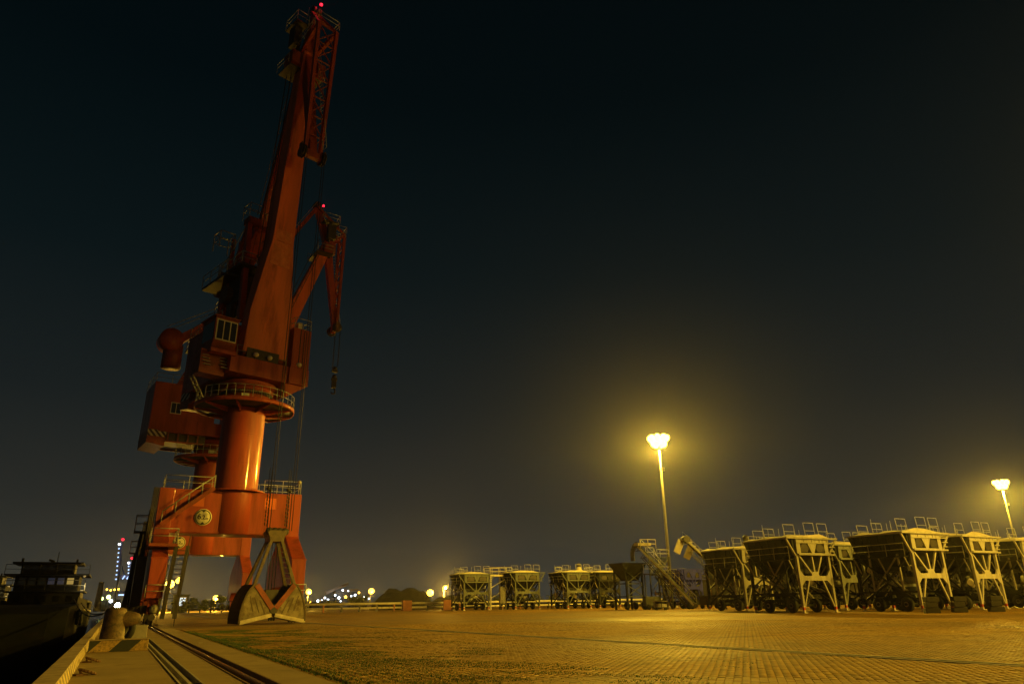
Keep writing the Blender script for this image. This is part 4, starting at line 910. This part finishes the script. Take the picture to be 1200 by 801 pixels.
for z in (1.6, 3.2):
    MB().bar((0, 0, z), (2.6, 0, z), .14).build("cross_beam", M['hop_dim'], ld); MB().bar((0, 0, z), (2.6, 0, z + 1.5), .12).build("brace", M['hop_dim'], ld); MB().bar((2.6, 0, z), (0, 0, z + 1.5), .12).build("brace", M['hop_dim'], ld)
    MB().bar((0, 0, z), (0, 2.6, z), .14).build("cross_beam", M['hop_dark'], ld)
MB().box(2.7, 5.4, -.3, 1.2, 4.35, 4.45).build("walkway", M['hop_dim'], ld)
b = MB(); railing(b, [(2.7, -.3, 4.45), (5.4, -.3, 4.45), (5.4, 1.2, 4.45)], 1.2, .04); railing(b, [(3.4, -.2, 6.6), (4.7, -.2, 6.6)], 1.2, .04); b.build("walkway_rail", M['grey'], ld)
for x in (2.9, 5.2): MB().bar((x, -.2, 0), (x, -.2, 4.4), .13).build("walkway_post", M['hop_dim'], ld)
MB().bar((4.7, -.2, 7.8), (6.2, -.2, 4.4), .1).build("stay", M['grey'], ld)
for k in range(3):
    MB().lathe([(.1, -.15), (.45, -.16), (.48, 0), (.45, .16), (.1, .15)], (.6 + k * 1.4, 1.0, .48), 18, 'x').build("wheel", M['rubber'], ld)
MB().sphere((4.6, -.6, 1.9), .55, 12, .16).build("pale_cover", M['hop'], ld)

# stair tower and power units that fill the row by the lit mast
tw = thing("stair_tower", "narrow steel stair tower right of the curved conveyor, before the lit mast", "stair tower", (63.2, 78.2, 0), R(6))
for x in (0, 2.2):
    for y in (0, 1.6): MB().bar((x, y, 0), (x, y, 6.6), .14).build("post", M['hop_dim'], tw)
for z in (2.0, 4.2, 6.4):
    MB().box(0, 2.2, 0, 1.6, z, z + .1).build("landing", M['hop_dim'], tw)
    b = MB(); railing(b, [(0, 0, z + .1), (2.2, 0, z + .1), (2.2, 1.6, z + .1)], 1.0, .035); b.build("guard_rail", M['grey'], tw)
for k, z in enumerate((0, 2.1, 4.3)):
    q = ((.1, 2.1), (2.1, .1))[k % 2]; stair("flight", tw, (q[0], .5, z), (q[1], .5, z + 2.0), .6, M['hop_dim'], (0, 1, 0), 8, 0)
for z in (0, 2.1, 4.3): MB().bar((0, 1.6, z), (2.2, 1.6, z + 2.0), .09).build("brace", M['hop_dim'], tw)
for i, (x, y, l) in enumerate(((60.2, 77.4, "squat power unit under the curved conveyor's feed bin"), (66.6, 73.4, "squat power unit at the foot of the dark conveyor, before the blue hopper"), (71.5, 69.5, "squat power unit between the blue hopper and the raised conveyor's foot"))):
    pu = thing("power_unit", l, "power unit", (x, y, 0), R(-12 + 15 * i), "power units along the hopper row")
    MB().box(0, 2.1, 0, 1.1, .45, 1.5).build("unit_body", M[('hop_dim', 'dark', 'hop_far')[i]], pu, bevel=.04); MB().box(-.05, 2.15, -.05, 1.15, 1.5, 1.58).build("unit_lid", M['hop_dim'], pu)
    for k in range(6): MB().box(.2 + .16 * k, .28 + .16 * k, -.02, 0, .7, 1.3).build("louvre", M['dark'], pu)
    MB().tube((1.7, .6, 1.55), (1.7, .6, 2.3), .07, 8).build("exhaust", M['rust'], pu)
    for xx in (.35, 1.75):
        for yy in (-.02, 1.1): MB().lathe([(.03, -.08), (.3, -.09), (.33, 0), (.3, .09), (.03, .08)], (xx, yy, .33), 14, 'y').build("wheel", M['rubber'], pu)

# small steel skip cart in front
ct = thing("tool_cart", "small dark two-bay steel cart standing alone before the conveyors", "cart", (57.0, 71.6, 0), R(-20))
MB().box(0, 1.55, 0, .7, .25, .33).box(0, 1.55, .62, .7, .33, .95).box(0, .07, 0, .62, .33, .95).box(.74, .81, 0, .62, .33, .95).box(1.48, 1.55, 0, .62, .33, .95).build("cart_body", M['dark'], ct)
MB().box(-.04, 1.59, -.04, .74, .95, 1.02).build("cart_lid", M['block'], ct)
for x in (.12, .82): MB().box(x, x + .6, .03, .5, .335, .7).build("tray", M['grey'], ct)
for x in (.2, 1.35):
    for y in (.1, .6): MB().lathe([(.02, -.05), (.13, -.05), (.13, .05), (.02, .05)], (x, y, .13), 12, 'y').build("wheel", M['rubber'], ct)

# stepped ballast slabs in front of the right hoppers
names = ("first", "middle", "last")
where = ("left of the biggest hopper's right foot", "before the biggest hopper's right leg", "before the second cream hopper's middle")
lev = ("lowest", "middle", "topmost")
for i, (x, y) in enumerate(((50.4, 33.0), (53.4, 32.9), (55.6, 31.6))):
    for k in range(3):
        w = (.46, .36, .43)[k]; z = k * .36
        s = MB().box(-w, w, -.34, .34, 0, .345).build("ballast_slab", M['dark_block'], None, bevel=.03)
        s.location = (x + .05 * k * (-1) ** k, y, z + .004); s.rotation_euler = (0, 0, R(-42 + 4 * k))
        tag(s, "%s dark slab of the block stack %s" % (lev[k], ("farthest left, by the biggest hopper's left foot", "between the left and right stacks", "farthest right, below the second cream hopper")[i]), "concrete slab", "ballast slabs stacked before the hoppers")

# ------------------------------------------------------------------ quay furniture
bo = thing("mooring_bollard", "squat rusty mooring bollard with a sideways horn on the quay edge", "bollard", (.10, 30.6, 0))
MB().lathe([(.44, 0), (.44, .06), (.41, .08), (.37, .5), (.35, .95), (.35, 1.05), (.31, 1.13), (.2, 1.18), (.01, 1.19)], n=32).build("bollard_post", M['bollard'], bo)
hr = MB().lathe([(.24, .0), (.26, .3), (.25, .50), (.22, .64), (.17, .76), (.10, .83), (.05, .855), (.002, .86)], (0, 0, .79), 24, 'x')
hr.build("horn", M['bollard'], bo)
st = thing("wheel_stop", "low beam with yellow and black diagonal stripes lying across the quay before the bollard", "wheel stop", (-.46, 24.6, 0), R(-1))
MB().box(0, 1.5, 0, .34, 0, .30).build("beam", M['stop'], st, bevel=.012)
MB().box(-.01, 1.51, -.01, .35, .30, .325).build("top_plate", M['kerb_top'], st, bevel=.006)
cb_ = MB().box(-.32, .32, -.28, .28, 0, .5).build("concrete_block", M['block'], None, bevel=.02); cb_.location = (1.02, 34.4, .004)
tag(cb_, "pale grey concrete block at the head of the cable trench behind the bollard", "concrete block")
ty = thing("rubber_tyre", "black rubber tyre leaning beside the concrete block behind the bollard", "tyre", (.62, 32.4, .36), R(25))
MB(Matrix.Rotation(R(14), 4, 'Y')).lathe([(.2, -.1), (.34, -.1), (.37, -.04), (.37, .04), (.34, .1), (.2, .1), (.2, -.1)], (0, 0, 0), 24, 'x').build("tread", M['rubber'], ty)
for i, (x, y) in enumerate(((-.36, 20.2), (-.36, 16.4))):
    r_ = thing("mooring_ring", ("rusty mooring ring lying flat close to the striped beam", "rusty mooring ring lying nearer the camera along the kerb")[i], "mooring ring", (x, y, .0), R(20 * i), "mooring rings along the kerb")
    MB().box(-.1, .1, -.1, .1, .003, .03).tube((0, -.05, .03), (0, .05, .09), .025, 8).build("eye_plate", M['rust'], r_)
    b = MB(Matrix.Translation((.12, 0, .06)) @ Matrix.Rotation(R(18), 4, 'Y')); b.path([(.15 * math.cos(2 * math.pi * k / 16), .13 * math.sin(2 * math.pi * k / 16), 0) for k in range(17)], .024, 7); b.build("ring", M['rust'], r_)
pc = MB().add([(0, 0, 0), (.22, .03, .01), (.2, .13, 0), (-.02, .1, .006)], [(0, 1, 2, 3)]).add([(0, 0, -.004), (.22, .03, -.002), (.2, .13, -.004), (-.02, .1, -.002)], [(3, 2, 1, 0)]).build("paper_scrap", M['cream']); pc.location = (2.75, 28.0, .01)
tag(pc, "pale scrap of paper lying by the crane rail", "litter")

# ------------------------------------------------------------------ ships
def ship(x0, x1, y0, label, zg=1.5, ydeck=80.0, lit=True, wins=('glass', 'glass', 'glass', 'win_b', 'win_b', 'win_y')):
    t = thing("moored_ship", label, "ship", (x0, y0, 0), 0, "ships moored at the quay"); w = x1 - x0; D = ydeck - y0
    prof = []
    vs = []; fs = []; st_ = [(0.0, .62, -.6), (3.0, .9, -.2), (9.0, 1.0, 0), (45, 1.0, 0), (52, .72, .5), (57, .12, 1.2)]
    for yy, k, dz in st_:
        for s in (-1, 1):
            for z, kk in ((-4.2, .86), (-1.0, .98), (zg + dz, 1.0)): vs.append((w / 2 + s * w / 2 * k * kk, yy, z))
    for i in range(len(st_) - 1):
        a = i * 6; b_ = a + 6
        for j in (0, 1): fs += [(a + j, b_ + j, b_ + j + 1, a + j + 1), (a + 3 + j, a + 4 + j, b_ + 4 + j, b_ + 3 + j)]
        fs += [(a + 2, b_ + 2, b_ + 5, a + 5), (a, a + 3, b_ + 3, b_)]
    fs += [(0, 1, 2, 5, 4, 3), tuple(30 + q for q in (3, 4, 5, 2, 1, 0))]
    MB().add(vs, fs).build("hull", M['hull'], t)
    for s in (.05, w - .15): MB().box(s, s + .1, 6, 46, zg - .02, zg + .45).build("bulwark", M['hull'], t)
    d = D
    lo = MB().box(.5, w - .6, d - .6, d + 7, zg, 2.6).build("lower_deckhouse", M['ship'], t)
    for k in range(5): xx = .9 + k * (w - 2.2) / 4.4; MB().box(xx, xx + .5, d - .62, d - .6, zg + .3, 2.3).build("deckhouse_door", M['hull'], lo)
    MB().box(.1, w - .3, d - 1.3, d + 7.3, 2.6, 2.72).build("deck_slab", M['ship'], t)
    mi = MB().box(.7, w - .9, d, d + 6, 2.72, 4.05).build("middle_deckhouse", M['hull'], t)
    for k, m_ in enumerate(wins):
        xx = 1.0 + k * (w - 2.4) / 5.6
        f = MB().box(xx - .04, xx + .56, d - .03, d, 3.24, 3.9).build("window_frame", M['ship'], mi); MB().box(xx, xx + .52, d - .045, d - .03, 3.3, 3.85).build("pane", M[m_], f)
    MB().box(-.1, w - .1, d - 1.2, d + 6.5, 4.05, 4.16).build("bridge_deck", M['ship'], t)
    wh = MB().box(1.0, w - 1.4, d, d + 4, 4.16, 5.05).build("wheelhouse", M['ship'], t)
    for k in range(6):
        xx = 1.15 + k * (w - 2.7) / 6
        MB().box(xx, xx + .5, d - .02, d, 4.5, 4.95).build("wheelhouse_window", M['glass'], wh)
    MB().box(.35, w - .75, d - .8, d + 4.4, 5.05, 5.2).build("wheelhouse_roof", M['ship'], t)
    b = MB(); b.tube((w * .55, d + 1, 5.2), (w * .55, d + 1, 6.2), .04, 6); b.bar((w * .45, d + .6, 5.45), (w * .52, d + .6, 5.3), .1, .2); b.tube((1.0, d, 5.2), (1.0, d, 5.55), .1, 8); b.tube((w * .8, d, 5.2), (w * .8, d, 5.5), .09, 8); b.build("mast_fitting", M['hull'], t)
    for xx, z, m_ in ((w - .9, 5.05, 'hop'), (w - .5, 4.0, 'hop')):
        MB().sphere((xx, d - .7, z), .13, 10).build("deck_light", M[m_], t)
    b = MB(); railing(b, [(.1, d - 1.25, 2.72), (w - .35, d - 1.25, 2.72)], .9, .025); railing(b, [(-.05, d - 1.15, 4.16), (w - .15, d - 1.15, 4.16)], .8, .025); railing(b, [(.1, 1.0, zg), (.1, d - 2, zg)], .8, .025); b.build("deck_rail", M['ship'], t)
    if lit:
        MB().box(w + .15 - .5, w + .22 - .5, d - .9, d - .82, 2.75, 3.4).build("stairway_light", M['win_y'], t)
        MB().box(w - .62, w - .3, d - .92, d - .84, 2.6, 2.78).build("step_light", M['win_y'], t)
        lamp_light("ship_lamp", t, (w - .4, d - 1.4, 3.1), 60, (1, .75, .3), .1)
    for (ya, yb) in ((4.0, -14.0), (14.0, 2.0), (44.0, 52.0)):
        pts = [Vector((w - .2, ya, zg + .3)).lerp(Vector((w + 1.9, yb, .9)), q / 8) - Vector((0, 0, .5 * math.sin(math.pi * q / 8))) for q in range(9)]
        MB().path(pts, .035, 5).build("mooring_line", M['rope'], t)
    for k in range(5):
        MB().lathe([(.28, -.12), (.5, -.12), (.55, 0), (.5, .12), (.28, .12), (.28, -.12)], (w + .08, 8 + k * 7, .6 - .15 * (k % 2)), 18, 'x').build("tyre_fender", M['rubber'], t)
    return t
ship(-8.9, -2.3, 56.0, "dark cargo ship with tall lightless bridge decks moored along the quay")
ship(-19.4, -11.5, 92.0, "second ship farther from the quay with lit yellow windows, cut by the left edge", ydeck=113.0, wins=('glass', 'glass', 'glass', 'win_y', 'win_y', 'win_y'))
# small boats' curved bows catching the quay light
for i, (x, y, z, l) in enumerate(((-2.05, 84, 1.7, "pale curved bulwark of a small boat beside the dark ship, the upper one"), (-1.75, 74, .9, "pale curved bulwark of a small boat below and nearer the quay"))):
    t = thing("small_boat", l, "boat", (x - .9, y, 0), 0, "small boats squeezed between ship and quay")
    vs = []; fs = []
    sec = [(0, .35), (1.2, .8), (3.0, .85), (5.0, .75), (6.4, .45), (7.2, .06)]
    for k, (yy, hw) in enumerate(sec):
        zz_ = z + .35 * (abs(k - 2) / 3) ** 2
        for s in (-1, 1): vs += [(hw * s * .7, yy, -3.2), (hw * s, yy, zz_)]
    for k in range(5):
        a = 4 * k; fs += [(a, a + 4, a + 5, a + 1), (a + 2, a + 3, a + 7, a + 6), (a + 1, a + 5, a + 7, a + 3), (a, a + 2, a + 6, a + 4)]
    fs += [(0, 1, 3, 2), (20, 22, 23, 21)]
    MB().add(vs, fs).build("hull", M['hull'], t)
    b = MB()
    for s in (1, 3): b.path([Vector(vs[4 * k + s]) + Vector((0, 0, .04)) for k in range(6)], .09, 7)
    b.build("gunwale", M['hop'], t)

# ------------------------------------------------------------------ middle distance: pipeline, stockpiles, trees, booth
pi = thing("pipeline", "pair of long pale horizontal pipes on low supports running behind the far hoppers", "pipeline", (27, 125, 0))
for z, r_ in ((.55, .17), (1.25, .19)):
    MB().tube((0, 0, z), (72, -3, z), r_, 12).build("pipe", M['pipe'], pi)
for k in range(25):
    xx = .6 + k * 3.0; yy = -3 * xx / 72
    MB().box(xx - .12, xx + .12, yy - .2, yy + .3, 0, 1.1).build("support", M['brick'] if k % 4 == 1 else M['dark'], pi)
for xx in (17.0, 24.5): MB().box(xx, xx + 1.6, -1.3, -.3, 0, 1.7).build("valve_box", M['brick'], pi)
def mound(x, y, w, l, h, label, seed):
    n = 26; rg = np.random.default_rng(seed); vs = []; fs = []
    ph = rg.uniform(0, 6, 6)
    for i in range(n):
        for j in range(n):
            a, c_ = 2 * i / (n - 1) - 1, 2 * j / (n - 1) - 1; q = max(0, 1 - max(a * a, c_ * c_) ** 1.0)
            z = h * min(1, q * 1.5) * (.82 + .18 * math.sin(a * 5 + ph[0]) * math.cos(c_ * 4 + ph[1])) + rg.normal(0, .05) * (q > .02)
            vs.append((a * w / 2, c_ * l / 2, max(z, -.02)))
    for i in range(n - 1):
        for j in range(n - 1): fs.append((i * n + j, i * n + n + j, i * n + n + j + 1, i * n + j + 1))
    o = MB().add(vs, fs).build("stockpile", M['coal'], loc=(x, y, 0)); o.rotation_euler = (0, 0, R(-24))
    return tag(o, label, "stockpile", "dark stockpiles beyond the pipeline")
mound(57.0, 160, 14, 11, 4.5, "dark heaped stockpile beyond the pipeline left of the twin sodium lamps", 3)
mound(75, 170, 16, 12, 3.0, "long low dark stockpile between the sodium lamp and the first distant hopper", 4)
def tree(x, y, h, w, label, group, seed):
    rn = random.Random(seed); t = thing("bushy_tree", label, "tree", (x, y, 0), 0, group)
    b = MB(); b.tube((0, 0, 0), (0, 0, h * .5), .14, 7, .08)
    for k in range(5): a = k * 1.3; b.tube((0, 0, h * (.25 + .05 * k)), (w * .3 * math.cos(a), w * .3 * math.sin(a), h * (.55 + .06 * k)), .06, 5, .02)
    b.build("trunk", M['bark'], t)
    vs = []; fs = []
    cl = [(rn.uniform(-.36, .36) * w, rn.uniform(-.36, .36) * w, h * rn.uniform(.3, .86), rn.uniform(.14, .26) * w) for _ in range(11)]
    for cx, cy, cz, r_ in cl:
        for _ in range(70):
            u_ = Vector((rn.gauss(0, 1), rn.gauss(0, 1), rn.gauss(0, 1))).normalized() * r_ * rn.uniform(.5, 1.05); p = Vector((cx, cy, max(.15, cz + u_.z * .8))) + Vector((u_.x, u_.y, 0)); s = rn.uniform(.10, .22)
            a = Vector((rn.gauss(0, 1), rn.gauss(0, 1), rn.gauss(0, 1))).normalized() * s; c_ = a.cross(Vector((rn.gauss(0, 1), rn.gauss(0, 1), rn.gauss(0, 1)))).normalized() * s * .6
            k = len(vs); vs += [p - a, p + c_, p + a, p - c_]; fs.append((k, k + 1, k + 2, k + 3))
    me = bpy.data.meshes.new("crown"); me.from_pydata([tuple(v) for v in vs], [], fs); me.materials.append(M['leaf']); o = bpy.data.objects.new("crown", me); COL.objects.link(o); o.parent = t
    return t
tr_at = [(34 + 4.6 * k + 1.3 * math.sin(k * 2.1), 196 - 1.7 * k + 3 * math.sin(k * 1.3), 3.0 + .8 * math.sin(k * 1.7), 4.8) for k in range(8)] + [(78 + 4.2 * k, 176 - 2.2 * k, 3.4 + .5 * math.sin(k * 2.3), 4.8) for k in range(9)]
for k, (x, y, h, w) in enumerate(tr_at):
    if k < 8: tree(x, y, h, w, "dark bushy tree in the row beneath the white plant lights beyond the pipeline", "bushy trees beneath the plant lights", k)
    else: tree(x, y, h, w, "bushy tree lit yellow seen under the hoppers beyond the pipeline", "bushy trees behind the distant hoppers", k)
for k in range(9):
    tree(11.5 + 2.0 * k, 166 - .6 * k, 3.0 + .5 * math.sin(k * 1.9), 2.9, "dark bushy tree in the low row seen between the portal crane's legs", "bushy trees beyond the portal crane's legs", 40 + k)
bt = thing("gate_booth", "small booth with one lit white window seen between the crane's legs", "booth", (11.2, 178, 0))
MB().box(0, 3.0, 0, 2.4, 0, 3.6).build("booth_body", M['hop_dark'], bt); MB().box(-.25, 3.25, -.3, 2.7, 3.6, 3.8).build("roof", M['hop_dark'], bt)
f = MB().box(.45, 2.55, -.05, 0, 1.35, 3.25).build("window_frame", M['grey'], bt); MB().box(.6, 1.5, -.07, -.05, 1.5, 3.1).build("pane", M['screen'], f); MB().box(1.56, 2.4, -.07, -.05, 1.5, 3.1).build("pane", M['screen'], f)

# distant sodium street lamps
def street_lamp(x, y, z, label, r_=.42, p=70000):
    t = thing("street_lamp", label, "street lamp", (x, y, 0), 0, "distant sodium street lamps")
    MB().tube((0, 0, 0), (0, 0, z + .25), .1, 8, .06).bar((0, 0, z + .2), (.0, -.9, z + .3), .09).build("pole", M['mast'], t)
    hd = MB().box(-.5, .5, -1.5, -.2, z + .12, z + .34).build("lamp_head", M['dark'], t, bevel=.04)
    MB().sphere((0, -.85, z - .02), r_ * 1.3, 16, r_ * 1.2).build("lamp_lens", M['lamp_y2'], hd)
    lamp_light("street_glow", t, (0, -1.5, z - .3), p, (1.0, .55, .05), .3)
for x, y, z, l, r_ in ((50.2, 224.5, 4.9, "sodium street lamp glaring just right of the crane's landside leg", .62), (67.7, 219.8, 4.9, "sodium street lamp glaring right of the white plant lights", .66),
                   (84.3, 214.0, 4.2, "brightest sodium street lamp, just left of the distant hopper row", .78), (88.4, 212.3, 5.6, "small higher sodium street lamp touching the first distant hopper", .42),
                   (15.2, 229.5, 8.2, "highest sodium street lamp seen through the portal crane's gate", .72), (12.9, 229.6, 7.3, "large sodium street lamp seen beside the crane's hanging stair", .9),
                   (10.7, 229.7, 6.2, "small sodium street lamp at the left edge of the crane's hanging stair", .5), (25.3, 228.6, 3.5, "low sodium street lamp left of the grab bucket", .62)):
    street_lamp(x, y, z, l, r_)
wl_ = thing("quay_floodlight", "dazzling white floodlight far along the quay just above the bollard", "floodlight", (.55, 150, 0))
MB().tube((0, 0, 0), (0, 0, 1.6), .06, 8).build("pole", M['dark'], wl_); MB().box(-.32, .32, 0, .2, 1.4, 1.9).build("lamp_case", M['dark'], wl_)
MB().sphere((0, -.06, 1.62), .46, 14, .46).build("lamp_lens", M['lamp_w2'], wl_); lamp_light("flood_glow", wl_, (0, -.9, 1.65), 400, (1, .95, .8), .2)

# lit loading plant far away
pt = thing("loading_plant", "distant loading plant hung with white lamps between two sodium street lamps", "plant", (77, 291, 0))
for k, (x, z) in enumerate(((-9, 2.6), (-6, 3.2), (-3, 4.0), (0, 6.6), (3, 5.4), (6, 6.2), (9, 3.4))):
    MB().box(x - 1.3, x + 1.3, -.5 + .2 * k, 4, 0, z - .3).build("plant_bay", M['hop_dark'], pt)
MB().bar((-5, 1, 5.5), (4, 2, 9.0), .7, 1.0).build("loading_arm", M['arm'], pt); MB().bar((2, 1, 6.5), (8, 1, 6.6), .5, .8).build("gantry_beam", M['arm'], pt)
for k, (x, z) in enumerate(((-10.2, 2.1), (-7.6, 2.7), (-6.2, 2.9), (-5.2, 3.8), (-4.0, 3.1), (-3.4, 2.0), (-1.6, 4.7), (-.2, 3.7), (.5, 2.5), (1.0, 6.5), (2.2, 4.0), (3.0, 6.2), (4.2, 4.3), (5.6, 4.6), (6.6, 3.6), (6.9, 5.5), (7.4, 2.7), (8.8, 3.9), (10.6, 3.3))):
    MB().sphere((x, -1.2 - .36 * x, z), (.38, .5, .3)[k % 3], 10).build("lamp_lens", M['lamp_w'] if k % 5 else M['lamp_y2'], pt)
lamp_light("plant_glow", pt, (0, -4, 5), 900, (.85, .92, 1), .5)

# container cranes far down the port
def sts(x, y, h, label, n):
    t = thing("container_crane", label, "container crane", (x, y, 0), 0, "container cranes far down the port"); m_ = M['far_steel']
    for a in (-6, 6):
        for c_ in (0, 14): MB().bar((a, c_, 0), (a, c_, 26), 1.4).build("leg", m_, t)
        MB().bar((a, 0, 26), (a, 14, 26), 1.6).build("sill_beam", m_, t); MB().bar((a, 0, 6), (a, 14, 24), .9).build("brace", m_, t)
    MB().bar((-6, 7, 26), (12, 7, 26), 2.2, 2.6).build("main_girder", m_, t); MB().bar((-6, 0, 14), (6, 0, 14), 1.2).build("portal_tie", m_, t)
    MB().box(4, 12, 4, 10, 27, 31).build("machinery_house", M['hop_dark'], t)
    bm_ = MB().bar((-6, 6, 26), (-8.2, 6, h), 1.3, 1.6).build("raised_boom", m_, t); MB().bar((-2, 7, 27), (-4.5, 7, h * .62), .9).build("apex_frame", m_, t); MB().bar((-4.5, 7, h * .62), (-7.5, 6, h * .85), .4).build("fore_stay", m_, t)
    for k in range(n):
        f = k / (n - 1); MB().sphere((-6.6 - 1.9 * f - 1.1, 4.6, 24 + (h - 26) * f), 0.65 if k < n - 1 else 1.0, 8).build("lamp_lens", M['lamp_b'] if k < n - 1 else M['lamp_w'], bm_)
    for k in range(4): MB().bar((-3 + 3.2 * k, 3.6, 24.0), (-1.6 + 3.2 * k, 3.6, 26.8), .9).build("girder_lamp", M['lamp_b'], t)
    for k in range(5): MB().sphere((6.4 - .4 * k, -1.4, 3 + 5.5 * k), .8, 8).build("leg_lamp", M['lamp_b'], t)
    MB().box(-4, 3, -1.5, -1, 11, 12).build("portal_lamp", M['lamp_b'], t)
    MB().sphere((-7.6, 5, h + 2.0), 1.1, 10).build("beacon_lens", M['lamp_r'], t)
sts(6.0, 700, 54, "taller far container crane with its boom raised and strung with blue white lamps", 9)
sts(15.5, 720, 40, "lower far container crane beside the taller one, half hidden by the red crane", 6)
cm = thing("chimney", "slim dark chimney far off between the ship and the container cranes", "chimney", (-6.4, 380, 0))
MB().tube((0, 0, 0), (0, 0, 12.0), 1.5, 16, 1.0).build("stack", M['quay'], cm); MB().lathe([(1.0, 12.0), (1.15, 12.05), (1.15, 12.3), (.7, 12.35)], n=16).build("rim", M['dark'], cm)
qb = thing("quay_building", "low far building with green and yellow lights behind the white floodlight", "building", (-7, 400, 0))
MB().box(0, 9, 0, 8, 0, 4.5).build("wall", M['hop_dark'], qb); MB().box(-.3, 9.3, -.3, 8.3, 4.5, 5.0).build("roof", M['dark'], qb)
for k, (x, z, m_, r_) in enumerate(((1.4, 5.5, 'lamp_g', .8), (4.2, 6.2, 'lamp_g', .9), (5.4, 4.4, 'lamp_w', .8), (.8, 4.2, 'lamp_w', .7), (3.0, 9.5, 'lamp_y2', .4), (4.6, 9.2, 'lamp_y2', .4), (6.2, 9.4, 'lamp_y2', .4), (7.8, 9.6, 'lamp_y2', .4))):
    MB().sphere((x, -1, z), r_, 10).build("lamp_lens", M[m_], qb); MB().tube((x, -.9, 0), (x, -.9, z), .12, 6).build("lamp_post", M['dark'], qb)

# ------------------------------------------------------------------ night haze
hz = bpy.data.materials.new("night_haze"); hz.use_nodes = True; hn = hz.node_tree; hn.nodes.clear()
pv = hn.nodes.new("ShaderNodeVolumePrincipled"); ho_ = hn.nodes.new("ShaderNodeOutputMaterial"); hn.links.new(pv.outputs[0], ho_.inputs["Volume"])
pv.inputs["Color"].default_value = (0.92, 0.92, 0.92, 1); pv.inputs["Density"].default_value = 0.00010; pv.inputs["Anisotropy"].default_value = 0.87
h_ = MB().box(-FAR - 30, FAR + 30, -180, FAR + 30, -5.0, 66).build("haze", hz); h_['kind'] = 'stuff'
